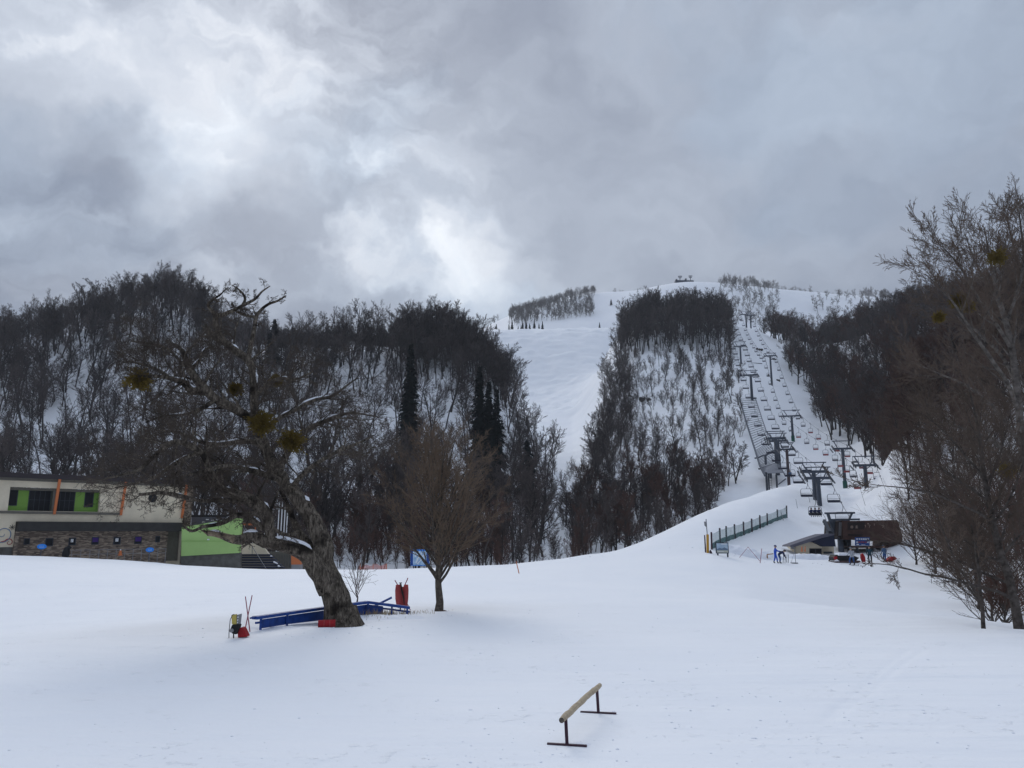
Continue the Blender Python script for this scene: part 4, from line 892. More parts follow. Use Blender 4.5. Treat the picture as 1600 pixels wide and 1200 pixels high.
BEECH = [
 [(1625, 960, 0, 13), (1618, 860, 0, 12), (1606, 780, 0, 11), (1599, 720, 0, 10), (1594, 660, 0, 9.5), (1588, 600, 0, 9), (1582, 550, 0, 8), (1572, 505, 0, 7), (1560, 465, 0, 5.5), (1552, 430, .3, 4), (1545, 395, .5, 2.6), (1538, 355, .6, 1.4)],
 [(1594, 650, 0, 5.5), (1575, 600, -1, 5), (1548, 560, -2, 4.5), (1520, 520, -3, 4), (1495, 480, -3.6, 3), (1470, 450, -4, 2), (1445, 428, -4.5, 1)],
 [(1588, 600, 0, 5), (1568, 560, 1.2, 4.5), (1540, 530, 2.4, 4), (1510, 505, 3.4, 3), (1480, 495, 4, 2), (1450, 480, 4.6, 1)],
 [(1580, 545, 0, 5), (1556, 505, -1, 4.4), (1528, 465, -1.8, 3.6), (1505, 425, -2.5, 2.6), (1482, 395, -3, 1.6), (1460, 375, -3.4, .9)],
 [(1572, 505, 0, 4.5), (1590, 455, .8, 4), (1600, 410, 1.5, 3), (1605, 370, 2, 1.8), (1600, 340, 2.4, 1)],
 [(1597, 700, 0, 5), (1572, 660, -2, 4.4), (1540, 625, -3.5, 3.8), (1505, 600, -5, 3), (1470, 585, -6, 2), (1435, 570, -7, 1)],
 [(1600, 740, 0, 5), (1570, 705, 1.5, 4.4), (1535, 680, 3, 3.8), (1500, 668, 4.2, 3), (1465, 660, 5.2, 2)],
 [(1592, 640, 0, 5), (1615, 590, .5, 4.4), (1640, 540, 1, 3.4), (1660, 480, 1.5, 2)],
 [(1565, 480, 0, 3.4), (1540, 440, 1, 2.8), (1520, 400, 1.8, 2), (1508, 365, 2.4, 1)],
]
bt, bm_, bl = traced_tree('beech_tree', 'tall pale-trunked beech with a wide bare crown and mistletoe clumps', BEECH, 42, dict(PRM_R, rmin=.008), (MT['beech'], MT['righttwig']), 63, [(16, .45, 3.2)]+[(18, .12, 3.2)]*8, rough=.06, sides=10, rscale=.58)
for i, (px, py, r, Y) in enumerate(((1557, 402, 16, 41), (1498, 470, 15, 39), (1512, 478, 10, 40), (1467, 496, 9, 38), (1575, 735, 14, 41))):
    mistletoe('mistletoe', bt, bl, at(px, py, Y), r/F*Y, 70+i)
B2 = [
 [(1660, 980, 0, 12), (1650, 850, 0, 11), (1640, 740, 0, 10), (1628, 640, 0, 9), (1615, 540, 0, 7.5), (1605, 450, 0, 5), (1598, 380, 0, 3), (1592, 330, 0, 1.5)],
 [(1625, 620, 0, 5), (1600, 560, -1, 4.4), (1578, 500, -2, 3.6), (1560, 440, -3, 2.4), (1548, 390, -3.6, 1.2)],
 [(1618, 560, 0, 5), (1640, 490, 1, 4.2), (1655, 420, 2, 3), (1660, 350, 2.6, 1.6)],
 [(1608, 480, 0, 4), (1592, 420, 1, 3), (1580, 370, 2, 1.8), (1572, 335, 2.6, 1)],
 [(1634, 690, 0, 5), (1600, 640, 1.5, 4), (1565, 610, 3, 3.2), (1530, 590, 4, 2)],
]
traced_tree('edge_tree', 'tall bare tree whose crown overlaps the beech at the picture edge', B2, 48, dict(PRM_R, rmin=.009), (MT['rightbark'], MT['righttwig']), 64, [(18, .4, 3.4)]+[(18, .12, 3.3)]*4, rough=.05, sides=8, rscale=.6)
# brushy trees between the station and the stream
pr2 = dict(n=[1, 7, 4, 3], wob=[0, .18, .2, .18], trop=[0, .03, .03, .02], taper=[0, .8, .7, .5], nc=[0, 9, 6], s0=[0, .15, .12],
           ang=[(0, 0), (20, 42), (16, 38)], lr=[0, .44, .6], rr=[0, .55, .6], rmin=.0075, fall=.35)
BR = [(1500, 62, 8.5, 8.5, 'wide dense brown tree in front of the brown lift station end'), (1462, 72, 7.5, 11.5, 'low twiggy tree hanging over the lift station end'), (1530, 50, 7.2, 7.0, 'brown twiggy tree between the thin tree and the bank'),
      (1478, 76, 11.5, 9, 'tall twiggy tree rising over the station roof'), (1530, 62, 11, 9, 'broad twiggy tree on the bank foot above the thin tree'), (1575, 50, 10, 7.5, 'twiggy tree in front of the beech trunk'), (1625, 38, 8, 7, 'twiggy tree past the dark leaning trunk'),
      (1432, 80, 6.5, 7, 'small twiggy tree touching the brown station end'), (1555, 38, 5.2, 5, 'low bush behind the thin forked tree'), (1572, 29.5, 1.9, 2.4, 'little bush on the snow edge between the two stream trees'), (1500, 80, 13, 9, 'tall brown tree on the bank above the station'), (1590, 64, 13.5, 9, 'tall bare tree behind the pale beech trunk'), (1550, 78, 14, 9, 'tall tree on the bank under the beech crown'),
      (1408, 112, 9, 8, 'reddish bare tree at the snowy bank corner'), (1440, 108, 10, 8, 'bare brown tree above the snowy bank corner'), (1420, 98, 10, 8, 'reddish bare tree on the bank corner above the brown station'), (1460, 96, 12, 9, 'reddish bare tree higher on the bank behind the station'), (1600, 90, 15, 10, 'bare tree high on the bank behind the edge tree'), (1560, 100, 13, 9, 'bare brown tree near the bank top under the mistletoe')]
for i, (px, Y, h, cw, lab) in enumerate(BR):
    fan_tree('twiggy_tree', lab, ground_px(px, Y), h, cw, 80+i, (MT['rightbark'], MT['righttwig'] if i % 3 else MT['redtwig']), nl=24, prm=pr2, low=.08, r0=.045+h*.009, group='twiggy trees of the stream bank')

# ------------------------------------------------------------------ helpers for placing things on the snow
def hit(px, py, y0=12.0, y1=400.0):
    """where the line of sight through a pixel first meets the snow"""
    Y = y0; prev = None
    while Y < y1:
        p = at(px, py, Y); dz = p.z-H(p.x, Y)
        if dz <= 0:
            if prev is None: return p
            a, b = prev, Y
            for _ in range(20):
                m = (a+b)/2; q = at(px, py, m)
                if q.z-H(q.x, m) > 0: a = m
                else: b = m
            q = at(px, py, b); q.z = H(q.x, b); return q
        prev = Y; Y *= 1.01
    p = at(px, py, y1*.5); return p
def prism(mb_, poly, Y, depth, dyx=0.0):
    """outline given as pixels at distance Y (dyx: metres of distance gained per metre to the right), real thickness behind"""
    P = []
    x0 = at(poly[0][0], poly[0][1], Y).x
    for (x, y) in poly:
        yy = Y
        for _ in range(6): yy = Y+(at(x, y, yy).x-x0)*dyx
        P.append(at(x, y, yy))
    n = len(P); Q = [p+Vector((0, depth, 0)) for p in P]
    return mb_.add(P+Q, [tuple(range(n)), tuple(range(2*n-1, n-1, -1))]+[(i, i+n, (i+1) % n+n, (i+1) % n) for i in range(n)])
def rel(mb_, loc):
    l = Vector(loc); mb_.V = [tuple(Vector(v)-l) for v in mb_.V]; return mb_
def px_m(n, Y): return n/F*Y

# ------------------------------------------------------------------ lodge
A0 = Vector((-47.8, 72, 0)); A1 = Vector((-35.5, 84, 0)); FU = (A1-A0).normalized(); FN = Vector((FU.y, -FU.x, 0))
def S(px, z, off=0.0):
    lo, hi = -40.0, 40.0
    for _ in range(40):
        m = (lo+hi)/2; p = A0+FU*m+FN*off
        q = pix((p.x, p.y, z))[0] if p.y > 5 else -1e9
        if q < px: lo = m
        else: hi = m
    return (lo+hi)/2
lodge = thing('lodge', (A0.x, A0.y, -1), 'long cream ski lodge with orange fins, green-panelled balcony and stone ground floor', 'building')
LL = Vector((A0.x, A0.y, -1))
def fbox(m, s0, s1, z0, z1, off, depth):
    """box on the facade: off = how far its front stands proud, depth = thickness"""
    c = A0+FU*((s0+s1)/2)+FN*(off-depth/2); c.z = (z0+z1)/2
    rot = Matrix((FU, -FN, UP)).transposed()
    return m.box(c-LL, (abs(s1-s0), depth, z1-z0), rot)
sL = S(-200, 6); sR = S(287, 6); w0 = S(14, 6); w1 = S(156, 6)
m = MB(); fbox(m, sL, w0, 3.9, 7.7, 0, .4); fbox(m, w1, sR, 3.9, 7.7, 0, .4); fbox(m, w0, w1, 3.9, 4.9, 0, .4); fbox(m, w0, w1, 7.1, 7.7, 0, .4)
sm = S(22, 2.5); fbox(m, sL, sm, 1.55, 3.897, 0, .4)
m.build('wall', MT['cream'], lodge)
m = MB(); fbox(m, sL-.5, sR+1.2, 7.95, 8.4, .7, 11.5); m.build('roof', MT['brownfascia'], lodge)
m = MB(); fbox(m, sL, sR+.7, 7.7, 7.95, .35, 10.8); m.build('soffit', MT['taupe'], lodge)
m = MB(); fbox(m, sL, sm-.02, -1, 1.55, .02, .4); m.build('plinth', MT['concrete'], lodge)
# balcony recess
m = MB(); fbox(m, w0, w1, 4.9, 7.1, -1.1, .2); fbox(m, w1, w1+.15, 4.9, 7.1, -.4, .9); fbox(m, w0-.15, w0, 4.9, 7.1, -.4, .9); fbox(m, w0, w1, 4.75, 4.9, -.4, .9); m.build('balcony_back', MT['green'], lodge)
m = MB(); fbox(m, w0-.0, w1, 6.85, 7.08, -.42, .66); fbox(m, S(84, 6), S(88, 6), 4.9, 6.84, -.42, .66); m.build('balcony_lintel', MT['taupe'], lodge)
m = MB(); fbox(m, S(-100, 5), S(188, 4.8), 4.62, 4.86, .18, .176); m.build('ledge', MT['taupe'], lodge)
def window(par, s0, s1, z0, z1, off, mull=0, fm='darksteel'):
    f = MB()
    for (a, b, c, d) in ((s0-.06, s1+.06, z1, z1+.07), (s0-.06, s1+.06, z0-.07, z0), (s0-.06, s0, z0, z1), (s1, s1+.06, z0, z1)): fbox(f, a, b, c, d, off+.05, .1)
    for k in range(mull): q = s0+(s1-s0)*(k+1)/(mull+1); fbox(f, q-.02, q+.02, z0, z1, off+.035, .06)
    if mull: fbox(f, s0, s1, (z0*.45+z1*.55)-.02, (z0*.45+z1*.55)+.02, off+.03, .05)
    wn = f.build('window', MT[fm], par); gl = MB(); fbox(gl, s0, s1, z0, z1, off+.01, .03); gl.build('pane', MT['glass'], wn); return wn
window(lodge, S(16, 6), S(30.5, 6), 5.45, 6.83, -1.08); window(lodge, S(50, 6), S(82.5, 6), 4.95, 6.83, -1.08, 3); window(lodge, S(91, 6), S(121, 6), 4.95, 6.83, -1.08, 3); window(lodge, S(138, 6), S(150, 6), 5.45, 6.83, -1.08)
# round opening
c = A0+FU*S(238.5, 6.5)-LL; c.z = at(238.5, 777.5, 80.5).z-LL.z; mb = MB(); mb.tube([c-FN*.05, c+FN*.06], .44, 24); o = mb.build('round_vent', MT['black'], lodge)
# leaning orange fins
for (xa, xb) in ((93.5, 84.5), (197, 188.5), (292, 284)):
    mb = MB(); za, zb = 8.0, 4.6 if xa < 290 else 4.4
    pa = A0+FU*S(xa, za, .6)+FN*.6; pb = A0+FU*S(xb, zb, .08)+FN*.1; pa.z = za; pb.z = zb
    mb.bar(pa-LL, pb-LL, .23, .16, up=FN); mb.build('fin', MT['orange'], lodge)
# chimney
m = MB(); fbox(m, S(288, 6), S(300, 6), -1, 7.95, .1, 1.6); m.build('chimney', MT['stone'], lodge)
# dark canopy and stone ground floor
m = MB(); fbox(m, sm+.05, sR, 3.0, 3.9, .85, 1.3); m.build('canopy', MT['darkband'], lodge)
m = MB(); fbox(m, sm+.05, S(262, 2), -1.2, 3.0, -.05, .5); fbox(m, sm+.001, sm+.3, -1.2, 3.0, .5, .54); m.build('stone_wall', MT['stone'], lodge)
m = MB(); fbox(m, S(262, 2), sR, -.1, 3.0, -.5, .3); m.build('entry_wall', MT['taupe'], lodge)
for (px, py, w, h, k) in ((42, 846, 9, 9, 0), (77, 847, 12, 11.5, 0), (113, 846, 11, 11, 1), (149, 845, 11, 11, 2), (183, 845, 11, 11, 1), (216, 844, 11, 11, 2), (246.5, 842.5, 7, 9, 0)):
    zc = at(px, py, 72+.0415*px).z; Yp = 72+.0415*px; hh = px_m(h, Yp)
    s0, s1 = S(px-w/2, zc), S(px+w/2, zc); wn = window(lodge, s0+.05, s1-.05, zc-hh/2+.05, zc+hh/2-.05, -.04)
    if k == 1: q = MB(); fbox(q, s0+.17, s1-.22, zc-.08, zc+hh/2-.12, .0, .02); q.build('notice', MT['white'], wn); q = MB(); fbox(q, s0+.25, s1-.42, zc-.02, zc+.06, .006, .02); fbox(q, s0+.25, s1-.3, zc+.12, zc+.15, .006, .02); q.build('notice_mark', MT['greyplastic'], wn)
    if k == 2: q = MB(); fbox(q, s0+.07, s1-.07, zc-.12, zc+hh/2-.06, .0, .02); q.build('blind', MT['purple'], wn)
# wall painting
def swirl(cx, cy, r0, r1, a0, turns, w, material, tail=None):
    pts = []; rad = []
    for i in range(40):
        t = i/39; a = a0+turns*2*math.pi*t; r = r0+(r1-r0)*t
        p = A0+FU*(S(cx, 2.5)+r*math.cos(a))+FN*.02; p.z = cy+r*math.sin(a); pts.append(p-LL); rad.append(w*(.35+.65*t))
    if tail:
        for (dx, dz) in tail:
            p = pts[39]+FU*dx+UP*dz; pts.append(p); rad.append(w)
    b_ = MB(); b_.tube(pts, rad, 6); return b_.build('painted_swirl', material, lodge)
swirl(4, 2.75, .1, .95, 0, -1.6, .06, mat('mural_blue', (.16, .22, .32), .8)); swirl(15, 1.98, .05, .36, 1.2, 1.25, .04, MT['red'], [(-.4, -.12), (-1.0, -.2), (-2, -.2)])
st = MB(); c = A0+FU*S(19, 3.4)+FN*.02; c.z = 3.35
for k in range(4):
    a = k*math.pi/4; e = FU*math.cos(a)*.26+UP*math.sin(a)*.26; st.bar(c-LL-e, c-LL+e, .035)
st.build('painted_snowflake', MT['darkband'], lodge)
m = MB(); fbox(m, sR+.02, sR+.3, -1, 7.7, -.02, 10); m.build('end_wall', MT['cream'], lodge)
# railings in front
rl = thing('railing', (A0.x, A0.y, 0), 'thin metal hand railing along the stone wall of the lodge', 'railing')
m = MB()
for i in range(13):
    s = S(90, 1)+(S(250, 1)-S(90, 1))*i/12; p = A0+FU*s+FN*1.6; p.z = 0; m.tube([p-A0+Vector((0, 0, -1)), p-A0+Vector((0, 0, 1.25))], .025, 6)
for z in (1.22, .8):
    pa = A0+FU*S(90, 1)+FN*1.6; pb = A0+FU*S(250, 1)+FN*1.6; pa.z = pb.z = z; m.bar(pa-A0, pb-A0, .04)
m.build('rail_frame', MT['greyplastic'], rl)
for (px, py, lab) in ((55.5, 854, 'blue oval sign on a post at the dark-windowed end of the stone wall'), (223, 859, 'blue oval sign on a post under the purple blind past the traffic cone')):
    p = A0+FU*S(px, 1)+FN*1.9; zc = at(px, py, p.y).z; t = thing('oval_sign', (p.x, p.y, -.6), lab, 'sign', 'blue oval signs by the lodge')
    mb = MB(); mb.tube([(0, 0, -.5), (0, 0, zc+.6)], .03, 6); mb.build('post', MT['steel'], t)
    mb = MB(); n = 20; ring = [(math.cos(2*math.pi*i/n)*.40*FU + UP*math.sin(2*math.pi*i/n)*.24) for i in range(n)]
    c = Vector((0, 0, zc+.6))+FN*.05; mb.add([c+q for q in ring]+[c+q+FN*.05 for q in ring], [tuple(range(n)), tuple(range(2*n-1, n-1, -1))]+[(i, (i+1) % n, (i+1) % n+n, i+n) for i in range(n)])
    bd = mb.build('board', MT['bluesign'], t); q = MB(); c2 = c+FN*.06
    for k in range(3): q.bar(c2+FU*(-.2+.14*k)+UP*.05, c2+FU*(-.12+.14*k)+UP*.05, .02, .05, up=FN)
    q.bar(c2-FU*.2-UP*.06, c2+FU*.18-UP*.06, .02, .03, up=FN); q.build('lettering', MT['white'], bd)
p = A0+FU*S(179, 1)+FN*1.75; p.z = at(179, 868, p.y).z
t = thing('traffic_cone', p, 'orange cone hung on the railing in front of the lodge wall', 'cone')
mb = MB(); mb.tube([(0, 0, 0), (0, 0, .55)], [.21, .06], 12); mb.build('cone_body', MT['orange'], t); mb = MB(); mb.tube([(0, 0, .45), (0, 0, .60)], [.085, .05], 12); mb.build('white_tip', MT['white'], t)
p = A0+FU*S(94, 1)+FN*1.8; p.z = at(94, 870, p.y).z
mb = MB(); mb.tube([(0, 0, 0), (.05, 0, .35), (.12, 0, .75), (.3, 0, .9), (.5, 0, .82)], [.3, .34, .26, .18, .07], 10); mb.tube([(.1, -.1, .2), (.3, -.1, .0)], [.1, .12], 8)
tag(mb.build('covered_machine', MT['black'], None, p, smooth=True), 'black covered machine hunched on the lodge railing', 'equipment')

# green annex, its footing, steps
an = thing('green_annex', at(330, 850, 84), 'lime green clad annex on a stained concrete footing beside the lodge', 'building'); AL = an.location.copy()
m = MB(); rel(prism(m, [(284, 824), (377, 808), (373, 864), (283, 869)], 82, .6, .55), AL); m.build('cladding', MT['greenpale'], an)
m = MB()
for x in (309.5, 327.5, 346, 361): prism(m, [(x, 822-(x-300)*.16), (x+.45, 822-(x-300)*.16), (x+.2, 866), (x-.25, 866)], 81.95+(x-284)*.045, .03)
prism(m, [(284, 845.2), (374, 845.2), (374, 845.8), (284, 845.8)], 81.93, .03, .55)
rel(m, AL).build('panel_joint', MT['green'], an)
m = MB(); rel(prism(m, [(282, 868.5), (374, 863.5), (374, 867), (374, 892), (282, 892)], 82.2, .8, .55), AL); m.build('footing', MT['concrete'], an)
m = MB(); rel(prism(m, [(298, 804.5), (356, 804.5), (356, 808), (298, 808)], 90, .4), AL); m.build('roof_ridge', MT['black'], an)
m = MB(); rel(prism(m, [(299, 808), (352, 808), (350, 817.5), (299, 821)], 88, .3), AL); rf = m.build('roof', MT['roofgrey'], an)
m = MB()
for k, (x, y) in enumerate(((322, 811), (330, 812), (338, 811), (345, 813), (316, 815), (334, 815))): prism(m, [(x, y), (x+4, y), (x+3.4, y+1.3), (x-.5, y+1.3)], 87.9, .1)
rel(m, AL).build('roof_snow', MT['snowcap'], rf)
mb = MB(); c = at(326.5, 843, 83.2); mb.tube([c-AL, c-AL+Vector((0, -.35, 0))], .07, 8); mb.build('lamp', MT['white'], an)
for x in (355, 365.5):
    mb = MB(); c = at(x, 833.5, 84.5+(x-355)*.04); mb.box(c-AL, (.08, .25, .22)); mb.build('wall_light', MT['black'], an)
t = thing('terrace', at(410, 880, 92), 'cream and dark concrete terrace wall behind the stepped stand', 'wall'); TL = t.location.copy()
m = MB(); rel(prism(m, [(374, 849), (407, 849), (420, 866), (374, 866)], 93, .5), TL); m.build('cream_wall', MT['cream'], t)
m = MB(); rel(prism(m, [(407, 862), (476, 862), (476, 896), (372, 896), (372, 866), (407, 866)], 94, .5), TL); m.build('concrete_wall', MT['taupe'], t)
m = MB()
for k in range(13): x = 424+k*4; prism(m, [(x, 866), (x+1, 866), (x+1, 893), (x, 893)], 93.9, .05)
rel(m, TL).build('wall_rib', MT['concrete'], t)
t = thing('stepped_stand', at(400, 892, 86), 'dark stepped stand of benches with thin handrails below the green annex', 'steps'); TL = t.location.copy()
for k in range(7):
    y = 866+k*3.9; m = MB(); xl = 375-k*5.0; xr = 421+k*4.2
    rel(prism(m, [(xl, y), (xr, y), (xr+1.6, y+2.3), (xl-1.6, y+2.3)], 91-k*.8, .7), TL); m.build('step', MT['navyroof'], t)
m = MB(); m.bar(at(375, 850, 91), at(340, 887, 86), .05); m.bar(at(394, 854, 91), at(418, 892, 86), .05); m.bar(at(394, 854, 91), at(394, 866, 91), .05); rel(m, TL).build('handrail', MT['steel'], t)
m = MB(); prism(m, [(422, 868), (424, 868), (424.5, 869.5), (422, 869.5)], 90, .3); prism(m, [(427, 877), (433, 880), (433, 881.5), (427, 879)], 88, .3); prism(m, [(434, 883), (437, 885), (437, 887), (434, 886)], 87, .3); rel(m, TL).build('snow_patch', MT['snowcap'], t)
t = thing('booth', at(462, 892, 88), 'small booth with an orange upper half beside the old tree trunk', 'booth'); TL = t.location.copy()
m = MB(); rel(prism(m, [(455, 868), (469.5, 868), (469.5, 882), (455, 882)], 88, 1), TL); m.build('orange_board', MT['orange'], t)
m = MB(); rel(prism(m, [(455.2, 882), (469.3, 882), (469.3, 896), (455.2, 896)], 88.05, 1), TL); m.build('lower_panel', MT['greyplastic'], t)
mb = MB(); mb.bar(at(375, 819.3, 95), at(400, 819.3, 95), .22); mb.bar(at(377.5, 819, 95), at(378, 850, 95), .1)
mb.bar(at(399, 819, 95), at(399, 850, 95), .1); q = at(388, 850, 95)
tag(rel(mb, q).build('orange_gantry', MT['orange'], None, q), 'thin orange beam frame standing past the green annex', 'frame')
for i, x in enumerate((430.6, 435.4, 440.2, 444.2)):
    b_ = at(x, 893, 97); h = at(x, (786, 785, 784.5, 799)[i], 97).z-b_.z
    t = thing('flag_pole', b_, '%s bare white flag pole counted from the green annex, seen through the old tree' % ORD[i], 'flag pole', 'white flag poles'); mb = MB(); mb.tube([(0, 0, 0), (0, 0, h)], [.085, .06], 8); mb.build('pole', MT['white'], t)
    mb = MB(); mb.tube([(0, 0, h), (0, 0, h+.14)], [.1, .03], 8); mb.build('finial', MT['greyplastic'], t)

# map board behind the crest, orange net
q = at(656, 886, 76); t = thing('map_board', q, 'blue-framed piste map board standing beyond the snow crest by the round tree', 'sign')
m = MB(); rel(prism(m, [(641.5, 858.5), (670.5, 858.5), (670.5, 884), (641.5, 884)], 76, .15), q); m.build('frame', MT['bluesign'], t)
m = MB(); rel(prism(m, [(641.8, 859.6), (645, 859.6), (645, 883.5), (641.8, 883.5)], 75.96, .03), q); rel(MB(), q)
m.build('side_panel', MT['blue'], t); m = MB(); rel(prism(m, [(667, 859.6), (670.2, 859.6), (670.2, 883.5), (667, 883.5)], 75.96, .03), q); m.build('side_panel', MT['blue'], t)
pic = mat('piste_map_print', (.10, .30, .58), .6, c2=(.62, .76, .86), var=.1, vscale=2.6)
m = MB(); rel(prism(m, [(645.4, 861), (666.6, 861), (666.6, 883), (645.4, 883)], 75.95, .03), q); pc = m.build('map_print', pic, t)
m = MB()
for (a, b_) in (((650, 880), (655, 868)), ((655, 868), (660, 864)), ((652, 881), (661, 872)), ((656, 872), (664, 866)), ((648, 870), (653, 864))): m.bar(at(a[0], a[1], 75.92), at(b_[0], b_[1], 75.92), .09, .02, up=Vector((0, 1, 0)))
rel(m, q).build('piste_line', MT['white'], pc)
for x in (646, 666): m = MB(); m.bar(at(x, 884, 76.05), at(x, 898, 76.05), .1); rel(m, q).build('post', MT['darksteel'], t)
q = at(585, 892, 80); mb = MB()
V = []; nx = 14
for i in range(nx+1):
    x = 560+i*3.2; tp = 882.5+1.6*math.sin(i*1.3)+(8-i)*.25*(i < 8)
    V += [at(x, 894, 80+.3*math.sin(i)), at(x, tp, 80+.3*math.sin(i))]
mb.add([v-q for v in V], [(2*i, 2*i+2, 2*i+3, 2*i+1) for i in range(nx)])
t = thing('safety_net', q, 'sagging orange safety net just beyond the crest behind the sapling', 'net'); mb.build('mesh_sheet', MT['orangenet'], t)
for x in (563, 583, 604): m = MB(); m.bar(at(x, 895, 80.1), at(x, 880.5, 80.1), .05); rel(m, q).build('stake', MT['orange'], t)
def stake(name, label, a, b_, Y, mt, r=.02, cat='pole', grp=None):
    pa, pb = at(a[0], a[1], Y), at(b_[0], b_[1], Y); pa.z = min(pa.z, H(pa.x, pa.y)); m = MB(); m.tube([Vector((0, 0, 0))-(pb-pa)*.08, pb-pa], [r, r*.85], 6)
    return tag(m.build(name, mt, None, pa), label, cat, grp)
h_ = hit(811, 896, 30, 90); stake('marker_pole', 'short leaning orange marker pole alone on the snow past the round tree', (811, 896), (806.5, 877), h_.y, MT['orange'], .035)

# ------------------------------------------------------------------ blue slide rail under the old tree
q = Vector((at(520, 970, 27).x, 27, 0)); t = thing('slide_rail', q, 'long royal blue kinked snowboard slide rail half hidden by the old tree', 'park rail')
TOP = [(398, 965.5, 24.2), (450, 958, 25.5), (525, 947.5, 27.4), (574, 941, 28.6), (606, 945, 28.9), (640, 949.5, 29.1)]
P = [at(*a) for a in TOP]; m = MB()
for a, b_ in zip(P[:-1], P[1:]): m.bar(a, b_, .22, .09)
rel(m, q).build('deck', MT['blue'], t)
m = MB()
LOW = [p-Vector((0, -.12, .16)) for p in P]
for a, b_ in zip(LOW[:-1], LOW[1:]): m.bar(a, b_, .06)
m.bar(P[0]+Vector((0, 0, .02)), P[0]+Vector((-.12, 0, 0)), .2, .05); rel(m, q).build('side_rail', MT['blue'], t)
for (i0, f0, i1, f1) in ((0, .15, 1, .0), (1, .0, 1, .95), (1, .97, 2, .98), (3, .0, 3, .75)):
    a = P[i0].lerp(P[i0+1], f0); b_ = P[i1].lerp(P[i1+1], f1); m = MB(); 
    V = [a-Vector((0, -.05, .08)), b_-Vector((0, -.05, .08)), Vector((b_.x, b_.y+.05, H(b_.x, b_.y)+.03)), Vector((a.x, a.y+.05, H(a.x, a.y)+.03))]
    W_ = [v+Vector((0, .05, 0)) for v in V]; m.add(V+W_, [(0, 3, 2, 1), (4, 5, 6, 7), (0, 1, 5, 4), (1, 2, 6, 5), (2, 3, 7, 6), (3, 0, 4, 7)]); rel(m, q).build('side_panel', MT['blue'], t)
for (i, f) in ((0, .2), (1, .0), (1, .98), (3, .05), (4, .2), (4, .9)):
    a = P[i].lerp(P[i+1], f); m = MB(); m.bar(a-Vector((0, .05, .03)), Vector((a.x, a.y-.05, H(a.x, a.y)-.08)), .06); rel(m, q).build('leg', MT['blue'], t)
m = MB(); m.bar(at(583, 948, 29.3), at(612, 933.5, 29.6), .07); rel(m, q).build('raised_bar', MT['blue'], t)
# red tube at the foot of the tree
a, b_ = at(497, 978.5, 25.2), at(524, 974.5, 25.3); a.z = H(a.x, a.y)+.10; b_.z = H(b_.x, b_.y)+.13; q = (a+b_)/2
t = thing('red_roll', q, 'red padded roll lying on the snow against the foot of the old tree', 'pad'); m = MB(); m.tube([a-q, b_-q], .12, 14); m.build('roll', MT['red'], t)
for f in (.35, .68): m = MB(); c = (a-q).lerp(b_-q, f); d = (b_-a).normalized(); m.tube([c-d*.012, c+d*.012], .127, 14); m.build('strap', MT['redpad'], t)
# red padded post beside the rail
q = hit(627.5, 954, 20, 60); t = thing('padded_post', q, 'faded red pad wrapped around a black post at the end of the blue rail', 'padded post'); Y = q.y
def pd(x, y, dy=0): return at(x, y, Y+dy)-q
m = MB()
for k, (xs, rr) in enumerate((((622.5, 622.7, 623.2, 624.5), 5), ((634.5, 634, 633.5, 632.5), 4.2))):
    m.tube([pd(xs[0], 913.5), pd(xs[1], 922), pd(xs[2], 935), pd(xs[3], 946.5)], [px_m(r_, Y) for r_ in ((3.9, 3.2)[k], (5.2, 4.4)[k], (5.4, 4.4)[k], (4.8, 4)[k])], 12)
m.tube([pd(628.5, 917, .06), pd(628.5, 930, .06), pd(628.5, 945.5, .06)], [px_m(5.2, Y), px_m(6, Y), px_m(5.6, Y)], 12); m.build('pad', MT['redpad'], t, smooth=True)
m = MB(); m.tube([pd(626, 911, -.15), pd(628.5, 925, -.15), pd(631, 935, -.14), pd(631.5, 945, -.12)], [px_m(1.0, Y), px_m(1.5, Y), px_m(1.0, Y), px_m(.4, Y)], 8); m.build('dark_opening', MT['housedark'], t)
m = MB(); m.tube([pd(625.5, 954), pd(625.5, 946), pd(626, 911)], px_m(1.0, Y), 8); m.bar(pd(623.5, 911), pd(628, 910.5), .03); m.bar(pd(623.5, 956), pd(628.5, 955.5), .1); m.build('post', MT['black'], t)
m = MB(); m.tube([pd(632.5, 956), pd(632.5, 946)], px_m(.9, Y), 8); m.build('wood_stub', MT['wood'], t)
m = MB(); m.tube([pd(617, 906.5, .3), pd(622, 915, .3), pd(642, 955, .3)], .02, 6); m.tube([pd(637.5, 903, .3), pd(633.5, 912, .3), pd(622, 950, .3)], .02, 6); m.build('crossed_pole', MT['redpole'], t)
# crossed poles, tool cluster
q = hit(387, 987, 15, 40); Y = q.y
stake('red_pole', 'thin red pole leaning towards the lodge, of the crossed pair by the blue rail', (390.5, 987), (383.5, 932), Y, MT['redpole'], .018, grp='crossed poles by the blue rail')
stake('red_pole', 'thin red pole leaning towards the old tree, of the crossed pair by the blue rail', (382.5, 984), (394, 930), Y+.06, MT['redpole'], .018, grp='crossed poles by the blue rail')
q = hit(365, 997, 15, 40); t = thing('equipment_stand', q, 'stand with a yellow and grey board and a black bag, by the crossed red poles', 'equipment'); Y = q.y
m = MB(); rel(prism(m, [(361.5, 961), (369, 959.8), (369.5, 976), (362.3, 975.5)], Y, .08), q); m.build('yellow_board', MT['yellow'], t)
m = MB(); rel(prism(m, [(370, 961), (377, 959), (375.2, 975), (369.8, 976)], Y+.02, .06), q); gb = m.build('grey_board', MT['greyplastic'], t)
m = MB()
for (x, y) in ((371, 963.5), (370.6, 968), (370.3, 972)): prism(m, [(x, y), (x+1.6, y-.5), (x+1.5, y+1.6), (x-.1, y+2)], Y-.01, .02)
rel(m, q).build('white_mark', MT['white'], gb)
